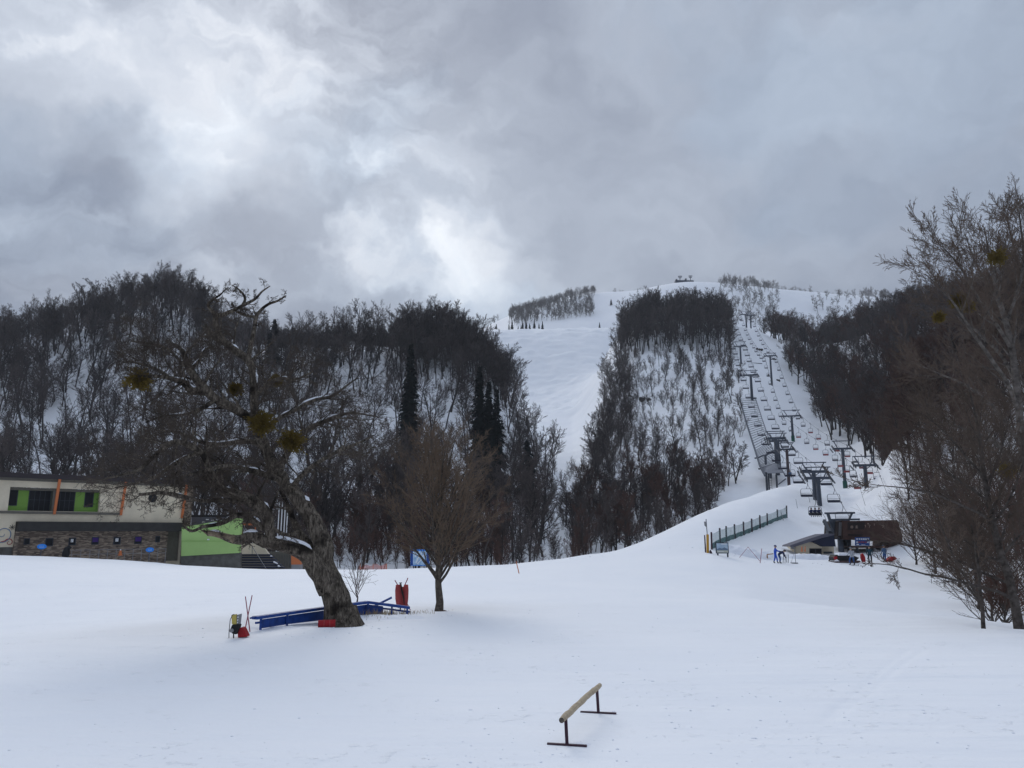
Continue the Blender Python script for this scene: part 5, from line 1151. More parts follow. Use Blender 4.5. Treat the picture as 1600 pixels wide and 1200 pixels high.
m = MB(); rel(prism(m, [(362.5, 976), (374.8, 975.5), (372, 985), (369, 991.5), (363, 990.5), (358.3, 985.5)], Y-.06, .18), q); m.build('black_bag', MT['black'], t, bevel=.02)
m = MB(); c = pd(362, 985.2, -.08); m.tube([c+Vector((0, .02, 0)), c-Vector((0, .03, 0))], px_m(2.9, Y), 14); m.build('grey_disc', MT['greyplastic'], t)
m = MB(); m.tube([pd(365, 998), pd(365, 990)], [px_m(1.0, Y)]*2, 6); m.build('post', MT['black'], t); m = MB(); m.tube([pd(357.6, 998.5), pd(358, 985), pd(359.8, 968), pd(363.5, 960.5), pd(366, 960)], px_m(.6, Y), 6); m.build('frame', MT['darksteel'], t)
q = hit(379, 996, 15, 40); Y = q.y; m = MB(); rel(prism(m, [(371.3, 996.7), (371, 991), (372.5, 984), (375, 980.7), (377.5, 980.3), (380, 982), (383.5, 989), (386, 995)], Y-.1, .28), q)
tag(m.build('red_bag', MT['red'], None, q, bevel=.04), 'dark red cloth bag sagging on the snow beside the yellow board stand', 'bag')

# ------------------------------------------------------------------ log rail in the foreground
f1 = hit(886, 1165, 5, 30); f2 = hit(935, 1114.5, 5, 30); q = (f1+f2)/2; q.z = 0
t = thing('log_rail', q, 'pale peeled log rail on two dark steel T-shaped legs in the open snow', 'park rail')
e1 = at(877.5, 1125.5, f1.y-.12); e2 = at(937.5, 1071, f2.y+.12)
random.seed(9); pts = [e1.lerp(e2, i/16)+Vector((random.uniform(-.004, .004), 0, random.uniform(-.004, .006)+.012*math.sin(i/16*3.1))) for i in range(17)]
rr = [.047+random.uniform(-.002, .004)-.004*i/16 for i in range(17)]; rr[0] = .040; rr[1] = .047; rr[-1] = .036
m = MB(); m.tube([p-q for p in pts], rr, 9); m.build('log', MT['wood'], t)
m = MB(); d = (e1-e2).normalized(); m.tube([e1-q-d*.005, e1-q+d*.004], .0385, 10); m.build('log_end', MT['woodend'], t)
for (ft, x0, x1, yb, lx) in ((f1, 855, 917, (1162.5, 1165.5), 885), (f2, 907, 963, (1115.5, 1114), 933.5)):
    tp = pts[1 if ft is f1 else 15].lerp(pts[2 if ft is f1 else 14], .5); a = at(x0, yb[0], ft.y+.06); b_ = at(x1, yb[1], ft.y-.06); a.z = b_.z = H(ft.x, ft.y)+.012
    m = MB(); m.bar(a-q, b_-q, .05, .022); m.bar(Vector((lx, 0, 0))*0+Vector((ft.x, ft.y, a.z))-q, Vector((tp.x, tp.y, tp.z-.02))-q, .046, .046, up=Vector((0, 1, 0))); m.build('leg', MT['maroon'], t)
# ------------------------------------------------------------------ bits on the snow
def tuft(cx, cy, n, sx, sy, h, m_, seed):
    random.seed(seed); br = []
    for k in range(n):
        x = cx+random.gauss(0, sx); y = cy+random.gauss(0, sy); z = H(x, y); hh = h*random.uniform(.4, 1)
        p = Vector((x, y, z-.02)); e = p+Vector((random.uniform(-.5, .5)*hh, random.uniform(-.5, .5)*hh, hh)); br.append(([p, p.lerp(e, .5)+Vector((0, 0, hh*.1)), e], [.006, .005, .002]))
    return segs_arrays(br, 3)
parts = [tuft(at(x, 955, Y).x, Y, n, sx, .25, h, None, i) for i, (x, Y, n, sx, h) in enumerate(((565, 28.2, 110, .5, .28), (590, 28.8, 160, .5, .30), (612, 29.2, 70, .35, .2), (645, 29.6, 60, .4, .14), (684, 31.2, 30, .25, .1), (596, 27.6, 14, .4, .18)))]
V, Fc = join(parts); tag(link('dry_grass', mesh_from('dry_grass', V, Fc, MT['drygrass'])), 'dry grass blades poking from the snow behind the old tree', 'grass', kind='stuff')
random.seed(14); mb = MB(); c0 = ground_px(690, 31.0)
for k in range(9):
    a = random.uniform(0, 6.28); mb.tube([(math.cos(a)*.1, math.sin(a)*.1-.15, .05), (math.cos(a)*.35+.15, math.sin(a)*.2-.2, -.02)], [.07, .03], 6)
tag(mb.build('bare_soil', MT['dirt'], None, c0), 'bare brown soil and roots at the foot of the round tree', 'soil', kind='stuff')
random.seed(31); mb = MB(); ico = bmesh.new(); bmesh.ops.create_icosphere(ico, subdivisions=1, radius=1.0); iv = [v.co.copy() for v in ico.verts]; jf_ = [tuple(v.index for v in f.verts) for f in ico.faces]; ico.free()
for (cx, cy, sx, sy, n, r0_) in ((1.0, 11.5, 1.4, 1.2, 150, .022), (3.6, 13.5, 2.2, 1.8, 240, .024), (-3.5, 10.5, 2.5, 1.5, 150, .02), (8, 16, 3.5, 3, 260, .03), (-6.5, 23.6, 2.2, .5, 110, .03), (2.5, 19, 4, 3, 200, .03), (0, 9, 3, 1, 120, .015), (-4.6, 25.4, 1.3, .35, 90, .035), (-2.3, 29.5, 2.2, .6, 110, .035), (24, 80, 9, 1.5, 140, .09), (-.4, 10.8, .5, .4, 50, .02)):
    for _ in range(n):
        x = random.gauss(cx, sx); y = max(7, random.gauss(cy, sy)); r_ = .8*r0_*random.uniform(.25, 1.15)**1.6; n_ = 0
        if random.random() < .6: continue
        c = Vector((x, y, H(x, y)+r_*.1)); k_ = (random.uniform(.8, 1.7), random.uniform(.7, 1.3), random.uniform(.4, .8))
        mb.add([c+Vector((v.x*k_[0], v.y*k_[1], v.z*k_[2]))*r_*random.uniform(.8, 1.15) for v in iv], jf_)
tag(mb.build('snow_clods', MT['snowcap']), 'small loose lumps of snow scattered over the open slope', 'snow', kind='stuff')
# a low snow mound beside the old tree and loose lumps
def mound(name, label, c, rx, ry, h, seed, kind='stuff'):
    nx_, V, Fc = 26, [], []
    for i in range(nx_):
        for j in range(nx_):
            u, v = i/(nx_-1)*2-1, j/(nx_-1)*2-1; x, y = c[0]+u*rx, c[1]+v*ry; e = max(0, 1-(u*u+v*v))
            z = H(x, y)-.03 + e**.8*h*(1+.5*mnoise.noise(Vector((x*1.9+seed, y*1.9, 0))))+(.04*mnoise.noise(Vector((x*6, y*6, seed))) if e > 0 else 0)
            V.append((x-c[0], y-c[1], z-c[2]))
    for i in range(nx_-1):
        for j in range(nx_-1): a = i*nx_+j; Fc.append((a, a+nx_, a+nx_+1, a+1))
    o = link(name, mesh_from(name, V, Fc, MT['snowcap'], smooth=True), None, c); return tag(o, label, 'snow', kind=kind)
mound('snow_drift', 'lumpy low snow drift along the blue rail foot', Vector((at(455, 980, 25.4).x, 24.9, 0)), 2.2, .45, .05, 3)
mound('snow_drift', 'snow drift behind the old tree under the sapling', Vector((at(605, 960, 28.3).x, 28.0, 0)), 1.6, .8, .10, 5)
mound('snow_drift', 'little packed snow rim at the near foot of the log rail', Vector((f1.x+.12, f1.y+.10, 0)), .34, .16, .045, 13)
mound('snow_drift', 'little packed snow rim at the far foot of the log rail', Vector((f2.x-.15, f2.y+.08, 0)), .34, .15, .04, 14)
mound('snow_bank', 'ploughed snow bank in front of the cream hut', Vector((at(1266, 874, 86).x, 86, 0)), 3.2, 1.2, .55, 7)
mound('snow_bank', 'small snow heap beside the two people in blue', Vector((at(1200, 872, 84).x, 84, 0)), 1.9, 1.2, .6, 8)
mound('snow_bank', 'low trampled snow rise under the long red poles', Vector((at(1165, 866, 83).x, 83, 0)), 3.0, 1.6, .7, 9)

# ------------------------------------------------------------------ lift station, hut
q = hit(1355, 879, 60, 130); q = Vector((q.x, 92, 0)); t = thing('lift_station', q, 'brown-clad chairlift station on grey columns with a blue sign board', 'lift station')
m = MB(); rel(prism(m, [(1317, 814), (1402, 812.5), (1410, 836), (1410, 846), (1317, 843)], 91, 4.5), q); hs = m.build('housing', MT['brownclad'], t)
m = MB(); rel(prism(m, [(1310, 815), (1317.2, 813), (1317.2, 843), (1308.5, 838)], 91.4, 4), q); lv = m.build('louvre_panel', MT['housedark'], t)
m = MB()
for k in range(4): x = 1311.2+k*1.6; prism(m, [(x, 816), (x+.6, 816), (x-.1, 837), (x-.7, 837)], 91.3, .05)
rel(m, q).build('slat', MT['greyplastic'], lv)
m = MB(); rel(prism(m, [(1324, 816), (1352, 816), (1350, 827), (1325, 828)], 90.97, .05), q); prism(m, [(0, 0), (0, 0), (0, 0)], 90, 0) if False else None; m.build('dark_panel', MT['housedark'], hs)
m = MB(); rel(prism(m, [(1325, 834), (1349, 835), (1346, 837.5), (1325, 837)], 90.96, .05), q); m.build('dark_slot', MT['housedark'], hs)
m = MB()   # white characters as far as the photograph shows them
def strokes(m_, cx, cy, sc_, lines, Y, w=.05):
    for (a, b_, c_, d_) in lines: m_.bar(at(cx+a*sc_, cy+b_*sc_, Y), at(cx+c_*sc_, cy+d_*sc_, Y), w, .03, up=Vector((0, 1, 0)))
BOX = [(-1, -1, 1, -1), (1, -1, 1, 1), (1, 1, -1, 1), (-1, 1, -1, -1), (-1, 0, 1, 0), (0, -1.4, 0, 1)]
strokes(m, 1331, 823.5, 1.6, BOX, 90.9); strokes(m, 1338.5, 823.3, 1.8, [(-1, -.8, 1, -.8), (-1, .1, 1, .1), (0, -1.3, 0, 1), (-1.1, 1, 1.1, 1)], 90.9)
strokes(m, 1352.5, 822, 1.7, [(0, -1, 0, 1.1), (-.8, -.6, 0, -1)], 90.9); strokes(m, 1358, 822, 1.7, [(-1, -1, 1, -1), (1, -1, 0, 1.4)], 90.9); strokes(m, 1366, 819.5, 1.3, [(0, -1, .2, 1.2)], 90.9)
strokes(m, 1379.5, 822.5, 1.6, [(-1, -1, 1, -1), (1, -1, -.2, 1.3)], 90.9); strokes(m, 1356.5, 818.2, .9, [(-1, -1, -1, 1), (0, -1, 0, 1), (1, -1, 1, 1)], 90.9, .04)
rel(m, q).build('lettering', mat('faded_letter_paint', (.30, .22, .18), .8), hs)
for (x0, x1, yt, yb, Yc) in ((1308.5, 1317, 840, 872, 92), (1323, 1329, 843, 872, 93)):
    m = MB(); a = at((x0+x1)/2, yt, Yc); b_ = Vector((a.x, a.y, -.3)); m.tube([b_-q, a-q], px_m((x1-x0)/2, Yc), 16); m.build('column', MT['steel'], t, smooth=True)
m = MB(); rel(prism(m, [(1317, 843), (1330, 843), (1330, 868), (1317, 868)], 94, .3), q); rel(prism(m, [(0, 0)]*3, 94, 0), q) if False else None; m.build('back_panel', MT['darksteel'], t)
m = MB(); rel(prism(m, [(1336.5, 839.5), (1359, 839.5), (1359, 852.5), (1336.5, 852.5)], 89.8, .12), q); sb = m.build('sign_board', MT['signblue'], t)
m = MB(); mr = MB(); random.seed(4)
for row, y in enumerate((842.3, 847.2)):
    for k in range(6):
        x = 1339.3+k*3.4; tgt = mr if (row == 1 and 1 <= k <= 4) else m
        strokes(tgt, x, y, 1.0, random.sample([(-1, -.9, 1, -.9), (-1, 0, 1, 0), (-1, .9, 1, .9), (0, -1.2, 0, 1.2), (-1, -1, -1, 1), (1, -1, 1, 1)], 4), 89.72, .045)
m.bar(at(1338.3, 850.6, 89.72), at(1342, 850.6, 89.72), .09, .02, up=Vector((0, 1, 0))); m.bar(at(1346, 851.3, 89.72), at(1352, 851.3, 89.72), .05, .02, up=Vector((0, 1, 0)))
rel(m, q).build('white_writing', MT['white'], sb); rel(mr, q).build('pink_writing', MT['redpad'], sb)
m = MB(); rel(prism(m, [(1330, 853.5), (1388, 853.5), (1388, 856), (1330, 856)], 90.5, 3), q); m.build('canopy_beam', MT['brownclad'], t)
for x in (1339, 1355.5, 1366, 1377): m = MB(); a = at(x, 856, 91); m.bar(Vector((a.x, a.y, -.2))-q, a-q, .22); m.build('post', MT['darksteel'] if x < 1360 else MT['greyplastic'], t)
m = MB(); rel(prism(m, [(1388, 843), (1410, 846), (1420, 855), (1420, 879), (1388, 879)], 91.5, 4), q); m.build('side_wall', MT['brownclad'], t)
m = MB(); a, b_ = at(1368, 859, 90.4), at(1396, 872, 90.4); m.bar(a-q, b_-q, .12); m.build('stair_rail', MT['greyplastic'], t)
# gantry in front of the station
m = MB(); m.bar(at(1288.7, 802, 93), at(1335.5, 801.3, 93), .22); m.bar(at(1295.5, 812.2, 92), at(1343, 811.5, 92), .22); m.bar(at(1293.5, 802.5, 93), at(1303, 832, 92.5), .26); m.bar(at(1331, 802, 93), at(1326, 813, 93), .2); m.bar(at(1303, 812, 92.5), at(1305, 838, 92.5), .3)
rel(m, q).build('gantry', MT['steel'], t)
m = MB(); m.bar(at(1288, 813.5, 93.5), at(1297, 832, 90.5), .3, .35); 
for k in range(6): c = at(1288.5+k*1.6, 815.5+k*3.2, 93.3-k*.5); m.tube([c-Vector((.2, 0, 0)), c+Vector((.2, 0, 0))], .16, 10)
rel(m, q).build('sheave_train', MT['darksteel'], t)
m = MB(); rel(prism(m, [(1297, 828), (1310, 822), (1310, 838), (1297, 838)], 92.8, 1.2), q); m.build('drive_deck', MT['steel'], t)
q = Vector((at(1272, 866, 90).x, 90, 0)); t = thing('cream_hut', q, 'small cream operator hut with a navy gable and grey roof beside the lift station', 'hut')
m = MB(); rel(prism(m, [(1244, 853), (1266, 846), (1284.5, 853), (1284.5, 876), (1244, 876)], 90, 4), q); m.build('wall', MT['cream'], t)
m = MB(); rel(prism(m, [(1284.6, 853), (1303, 853), (1303, 876), (1284.6, 876)], 91, 3), q); m.build('recess_wall', MT['cream'], t)
m = MB(); rel(prism(m, [(1264, 846.5), (1303, 835.5), (1306, 854), (1286, 854), (1273, 847.5)], 89.3, 2), q); m.build('gable_panel', MT['navyroof'], t)
m = MB(); rel(prism(m, [(1233.5, 854.3), (1235, 852), (1269, 840.3), (1287, 834.6), (1304, 834), (1303.6, 836), (1283, 841), (1266, 846.6), (1242, 854.5)], 89.0, 2.5), q); m.build('roof', MT['roofgrey'], t)
m = MB(); rel(prism(m, [(1265, 857), (1284, 857), (1284, 871), (1265, 871)], 89.93, .08), q); w_ = m.build('window', MT['darksteel'], t)
m = MB(); rel(prism(m, [(1266, 858), (1273.5, 858), (1273.5, 868), (1266, 868)], 89.9, .04), q); m.build('pane', MT['glass'], w_)
m = MB(); rel(prism(m, [(1275.3, 858), (1283, 858), (1283, 868), (1275.3, 868)], 89.9, .04), q); m.build('pane', MT['glass'], w_)
m = MB(); rel(prism(m, [(1287, 862), (1301, 862), (1301, 868), (1287, 868)], 90.9, .05), q); m.build('counter', MT['darksteel'], t)
m = MB(); rel(prism(m, [(1237.5, 854.5), (1241, 854.5), (1241, 858), (1238.5, 858)], 89.6, .5), q); m.build('eave_box', MT['greyplastic'], t)
q = hit(1253, 866, 60, 100); q = Vector((at(1253, 866, 86).x, 86, .8)); m = MB(); m.tube([(0, 0, 0), (.05, 0, .55)], [.14, .05], 8); m.tube([(.35, 0, 0), (.42, 0, .6)], [.10, .04], 8); tag(m.build('orange_markers', mat('pale_orange_plastic', (.55, .2, .1), .7), None, q), 'pair of pale orange markers in the snow bank before the cream hut', 'markers')
# dark snow-topped loading machine
q = hit(1322, 879.5, 60, 120); q = hit(1322, 879.6, 55, 120); YM = q.y; t = thing('snow_machine', q, 'dark low snow machine with snow on its deck parked under the lift station', 'vehicle')
m = MB(); rel(prism(m, [(1303, 871), (1306, 867), (1330, 866.5), (1343, 871.5), (1338, 876), (1303.5, 877)], YM, 1.4), q); m.build('body', MT['black'], t, bevel=.05)
m = MB(); rel(prism(m, [(1303.3, 870), (1308, 869), (1308.5, 874.5), (1304, 875)], YM-.07, .2), q); m.build('tail_lamp_box', MT['red'], t)
m = MB(); rel(prism(m, [(1305, 876.5), (1344, 876), (1345, 878), (1341, 879.5), (1306, 879.5)], YM-.1, 1.8), q); m.build('track', MT['rust'], t)
m = MB()
for (x0, x1, y0, y1) in ((1310, 1329, 864.5, 868), (1304, 1312, 874.5, 877)): prism(m, [(x0, y1), (x0+2, y0), (x1-4, y0-.6), (x1, y1)], YM-.15, 1.2)
rel(m, q).build('snow_load', MT['snowcap'], t)
q = hit(1350, 878.5, 60, 120);  m = MB(); q = Vector((at(1349.5, 878, 75.5).x, 75.5, 0)); rel(prism(m, [(1346, 866), (1349, 864.5), (1352.5, 871), (1353, 878), (1348.5, 878.5), (1346.2, 872)], YM, .35), q)
tag(m.build('rescue_sled', MT['red'], None, q, bevel=.05), 'red plastic rescue sled standing on end by the station posts', 'sled')
m = MB(); q = hit(1392, 878, 55, 120); YM = q.y; rel(prism(m, [(1387, 875), (1393, 870), (1399, 869.5), (1402, 873), (1398, 876), (1388, 878)], YM, .7), q)
tag(m.build('red_tarp', MT['red'], None, q, bevel=.05), 'dark red tarpaulin heap at the right foot of the lift station', 'tarpaulin')
m = MB(); q = hit(1241, 880.5, 55, 120); m.tube([(.15, 0, 0), (.15, 0, 1.5)], .025, 6); m.box((0, 0, .05), (.6, .5, .10)); m.tube([(-.3, 0, .1), (.15, 0, 1.3)], .012, 5)
tag(m.build('sign_stand', MT['greyplastic'], None, q), 'thin bare stand on a flat base between the people and the hut', 'stand')
for i, (x0, y0, y1) in enumerate(((1223.5, 880, 868), (1226.5, 880, 866.5), (1229, 879, 865.5), (1231.5, 879.5, 866))):
    stake('ski', '%s of the upright skis planted in the snow next to the bending person' % ORD[i], (x0, y0), (x0+.8, y1), hit(x0, y0, 55, 120).y, MT['greyplastic'], .035, 'ski', 'skis planted in the snow')
m = MB(); q = at(1203, 870, 82); q.z = H(q.x, 82); m.bar((-.28, 0, .55), (.35, 0, .62), .09); m.bar((-.28, 0, 0), (-.28, 0, .55), .10); tag(m.build('wooden_hurdle', mat('orange_brown_wood', (.30, .15, .07), .8), None, q), 'low orange-brown wooden hurdle beside the person in blue', 'barrier')

# fence, board and poles on the crest
POSTS = [(1112, 831.4, 858.6), (1125, 825, 850), (1135, 822, 846.5), (1148, 819, 841.5), (1162, 815, 836), (1174.8, 810.3, 831), (1187.5, 805, 825.5), (1199, 802, 820.5), (1214.9, 796, 813.5), (1229.3, 790, 808.8)]
b0 = hit(1112, 858.6, 60, 160); t = thing('net_fence', b0, 'long sagging green net fence on dark posts climbing the snow bank', 'fence'); F_ = []
for (x, yt, yb) in POSTS:
    p = hit(x, yb, 60, 160); tp = at(x, yt, p.y); F_.append((p, tp)); m = MB(); m.bar(p-b0-Vector((0, 0, .3)), tp-b0+Vector((-.04, 0, 0)), .15); m.build('post', MT['maroon'], t)
def sheet(f0, f1, name, mt_, sag):
    V = []; n = 8; k = 0; m_ = MB()
    for i in range(len(F_)-1):
        row = []
        for j in range(n+1):
            u = j/n; a = F_[i][0].lerp(F_[i+1][0], u); b2 = F_[i][1].lerp(F_[i+1][1], u); dz = (b2-a); s_ = 4*u*(1-u)*sag
            row.append((a+dz*f0-b0+Vector((0, .12*math.sin(j*1.3+i), 0)), a+dz*(f1-s_)-b0+Vector((0, .08*math.sin(j*2+i), 0))))
        V = [q_ for r_ in row for q_ in r_]; m_.add(V, [(2*j, 2*j+2, 2*j+3, 2*j+1) for j in range(n)])
    return m_.build(name, mt_, t)
sheet(.0, .93, 'net', MT['net'], .07); sheet(-.05, .30, 'net_skirt', MT['tealnet'], -.04)
q = hit(1106, 864, 50, 140); t = thing('marker_post', q, 'yellow-padded post with a small grey sign on its bent top', 'post'); Y = q.y
m = MB(); m.tube([at(1105.9, 865, Y)-q, at(1105.6, 835, Y)-q], px_m(1.95, Y), 12); m.build('pad', MT['yellowpad'], t)
m = MB(); m.tube([at(1105, 835, Y)-q, at(1104.2, 824, Y)-q, at(1103.2, 811, Y)-q], px_m(.6, Y), 6); m.build('pole', MT['steel'], t); m = MB(); rel(prism(m, [(1100, 815), (1103, 815), (1104.6, 824.5), (1101, 821.5)], Y-.1, .04), q); m.build('small_sign', MT['greyplastic'], t)
stake('dark_post', 'short dark post just beside the yellow-padded post', (1102.5, 863), (1101, 836), Y+.4, MT['maroon'], .07)
m = MB(); q2 = hit(1111, 865, 50, 140); rel(prism(m, [(1109, 863), (1110.5, 859), (1113.5, 864.5), (1111, 865.5)], q2.y, .3), q2); tag(m.build('dark_bag', MT['maroon'], None, q2, bevel=.02), 'small dark maroon bag at the foot of the yellow-padded post', 'bag')
q = hit(1128, 869, 50, 140); t = thing('notice_board', q, 'dark-framed board with a mountain panorama below the net fence', 'sign'); Y = q.y
m = MB(); rel(prism(m, [(1117.8, 847.5), (1138, 847.5), (1139, 864.8), (1119, 864.8)], Y, .12), q); m.build('frame', MT['darksteel'], t)
m = MB(); rel(prism(m, [(1119.4, 848.8), (1136.9, 848.8), (1137.8, 863.5), (1120.3, 863.5)], Y-.03, .04), q); pr_ = m.build('picture', mat('printed_sky', (.26, .40, .56), .6, c2=(.50, .60, .68), var=.1, vscale=.8), t)
m = MB(); rel(prism(m, [(1120, 858.5), (1124, 856), (1128, 857), (1132, 855.2), (1137.2, 858), (1137.4, 860), (1120.1, 860)], Y-.05, .03), q); m.build('printed_mountain', mat('printed_blue_ridge', (.14, .20, .28), .6), pr_)
m = MB(); rel(prism(m, [(1120.1, 860), (1137.5, 860), (1137.7, 863.3), (1120.3, 863.3)], Y-.052, .03), q); m.build('printed_strip', mat('printed_pale_strip', (.5, .5, .42), .6), pr_)
m = MB(); m.bar(at(1122, 861.7, Y-.07), at(1131, 861.7, Y-.07), .05, .02, up=Vector((0, 1, 0))); m.bar(at(1127, 850, Y-.07), at(1135, 850, Y-.07), .09, .02, up=Vector((0, 1, 0))); rel(m, q).build('caption', MT['white'], pr_)
for x in (1121.5, 1137): m = MB(); m.bar(at(x, 864.8, Y)-q, Vector((at(x, 868, Y).x, Y, H(q.x, Y)-.1))-q, .12); m.build('leg', MT['darksteel'], t)
Y = hit(1170, 874, 60, 120).y
stake('long_pole', 'long thin red pole leaning away from the people, meeting another at its tip', (1153, 874), (1169, 854.5), Y, MT['redpole'], .022, grp='long red poles by the board')
stake('long_pole', 'long thin red pole leaning towards the people, meeting another at its tip', (1187, 874.5), (1168.5, 854.5), Y, MT['redpole'], .022, grp='long red poles by the board')
stake('long_pole', 'single upright thin red pole between the leaning pair and the people', (1187.7, 880), (1190.3, 857), hit(1188, 880, 50, 120).y, MT['redpole'], .03)
for i, (xb, yb, xt, yt) in enumerate(((1265.5, 785, 1263, 773), (1246, 794, 1243.5, 780), (1224, 813, 1220, 799))):
    p = hit(xb, yb, 60, 200); stake('thin_stake', '%s thin grey stake on the slope, counted from the twin tower towards the net fence' % ORD[i], (xb, yb), (xt, yt), p.y, MT['greyplastic'], .035, grp='thin stakes on the slope')

# ------------------------------------------------------------------ chairlifts
def tower(label, x, Y, zt, w, hf, r=.27, yaw=0.0, mt='steel', pad=None, slope=.4, topw=1.0, group='chairlift towers', two=False):
    zb = H(x, Y)-.4; t = thing('lift_tower', (x, Y, zb), label, 'lift tower', group, yaw)
    h = zt-zb; ha = h-hf      # ha: height of the cross arm
    m = MB(); m.tube([(0, 0, 0), (0, 0, ha)], [r*1.25, r*1.05], 14); m.build('column', MT[mt], t, smooth=True)
    m = MB(); m.bar((-w*.5, 0, ha), (w*.5, 0, ha), r*1.2, r*1.4); m.bar((-w*.28, -.05, ha), (-.1, -.05, ha-.7), .12); m.bar((w*.28, -.05, ha), (.1, -.05, ha-.7), .12); m.build('cross_arm', MT['steel'], t)
    m = MB(); m.bar((-w*.5*topw, 0, h), (w*.5*topw, 0, h), .16)
    for s_ in (-1, 1): m.bar((s_*w*.22, 0, ha), (s_*w*.42*topw, 0, h), .16)
    m.build('lifting_frame', MT['steel'], t)
    for s_ in (-1, 1):
        st_ = thing('sheave_train', (s_*w*.46, 0, ha), None, None); st_.parent = t
        bpy.data.objects.remove(st_) if False else None
        m = MB(); Ls = 1.9; up = Vector((0, 1, slope)).normalized()
        m.bar(-up*Ls+Vector((0, 0, .0)), up*Ls, .10, .16)
        m.bar((0, 0, 0), (0, 0, .35), .1)
        for k in range(8):
            c = up*(-Ls+Ls*2*(k+.5)/8)+Vector((.0, 0, .17)); m.tube([c-Vector((.07, 0, 0)), c+Vector((.07, 0, 0))], .17, 10)
        m.bar(-up*Ls*.9+Vector((.35*s_, 0, -.35)), up*Ls*.9+Vector((.35*s_, 0, -.35)), .25, .05)
        sh = m.build('sheave_train', MT['darksteel'], t, (s_*w*.46, 0, ha)); bpy.data.objects.remove(st_)
    m = MB(); 
    for k in range(int(ha/.45)): m.bar((-.16, -r-.12, .6+k*.45), (.16, -r-.12, .6+k*.45), .03)
    m.bar((-.16, -r-.12, .4), (-.16, -r-.12, ha), .04); m.bar((.16, -r-.12, .4), (.16, -r-.12, ha), .04); m.build('ladder', MT['steel'], t)
    if pad: m = MB(); m.tube([(0, 0, .2), (0, 0, 1.9)], r+.16, 14); m.build('green_pad', MT[pad], t)
    return Vector((x, Y, zb+ha+.32))
def top_at(px, py, Y): return at(px, py, Y)
LA = []; LB = []
def TWR(store, label, px, Y, ytop, yarm, wpx, **kw):
    p = top_at(px, ytop, Y); a = top_at(px, yarm, Y); w = px_m(wpx, Y)
    c = tower(label, p.x, Y, p.z, w, p.z-a.z, **kw)
    if store is not None: store.append((c, w*.46, kw.get('yaw', 0)))
yA, yB = -.22, -.25
TWR(None, 'front tower of the twin pair just above the lift station', 1276.5, 118, 730, 747, 39, yaw=yA, slope=.35, r=.29)
TWR(LA, 'rear tower of the twin pair just above the lift station', 1270, 121.5, 722.7, 737, 39, yaw=yA, slope=.42, r=.29)
TWR(None, 'brown-footed narrow tower on the crest beside the net deck', 1228.5, 150, 692, 702, 22, yaw=yA, slope=.3, mt='rust', r=.24)
TWR(LA, 'tall grey tower over the low end of the slatted net deck', 1211, 168, 674, 685, 29, yaw=yA, slope=.5, r=.38)
TWR(None, 'grey tower set close beside the tall one over the net deck', 1214.5, 171, 677, 689, 28, yaw=yA, slope=.5, r=.3)
TWR(LA, 'tower standing at the top end of the slatted net deck', 1172.5, 230, 579, 586, 22.5, yaw=yA, slope=.45, r=.34)
TWR(LA, 'tower midway up between the net deck and the dark upper crest', 1156, 280, 534, 541, 19, yaw=yA, slope=.45)
TWR(LA, 'small dark tower on the upper crest against the spur trees', 1138, 330, 489, 494, 16.5, yaw=yA, slope=.3)
TWR(LB, 'grey tower with wide arms behind the station brush', 1350, 127, 713, 727, 34, yaw=yB, slope=.3)
TWR(LB, 'tower with a green padded foot on the open piste', 1315, 154, 689, 701, 28.5, yaw=yB, slope=.35, pad='greenpost')
TWR(LB, 'tall slim tower with many hanging brackets and a dark green foot', 1236, 200, 641, 650, 27, yaw=yB, slope=.5, pad='greenpost')
TWR(LB, 'tower beside the dark rocks on the upper piste', 1203, 255, 552, 556, 19, yaw=yB, slope=.45)
TWR(LB, 'pale tower on the upper crest, nearer the open piste', 1165, 333, 487, 491, 17, yaw=yB, slope=.3)
TWR(None, 'twin of the pale upper crest tower, standing close beside it', 1172, 338, 488, 493, 16, yaw=yB, slope=.3)
# ropes
def rope_pts(store, side, start, end):
    P_s = [start]
    for (c, w, yw) in store: P_s.append(c+Vector((math.cos(yw), math.sin(yw), 0))*side*w)
    P_s.append(end); out = []
    for a, b_ in zip(P_s[:-1], P_s[1:]):
        Ln = (b_-a).length; n = 14; sag = Ln*Ln*.00035
        for k in range(n): u = k/n; p = a.lerp(b_, u); p.z -= 4*u*(1-u)*sag; out.append(p)
    out.append(P_s[-1]); return out
def mk_rope(label, pts, r=.026):
    m = MB(); o = pts[0].copy(); m.tube([p-o for p in pts], r, 5, caps=False); return tag(m.build('lift_cable', MT['rope'], None, o), label, 'cable', 'chairlift cables')
ra = [rope_pts(LA, -1, at(1291, 812, 96), at(1114, 470, 430)), rope_pts(LA, 1, at(1327, 808, 96), at(1128, 470, 430))]
rb = [rope_pts(LB, -1, at(1352, 790, 104), at(1150, 468, 430)), rope_pts(LB, 1, at(1390, 780, 104), at(1160, 468, 430))]
mk_rope('cable of the wide-chair lift on the spur side', ra[0]); mk_rope('cable of the wide-chair lift on the piste side', ra[1])
mk_rope('cable of the narrow-chair lift on its spur side', rb[0]); mk_rope('cable of the narrow-chair lift on its far side', rb[1])
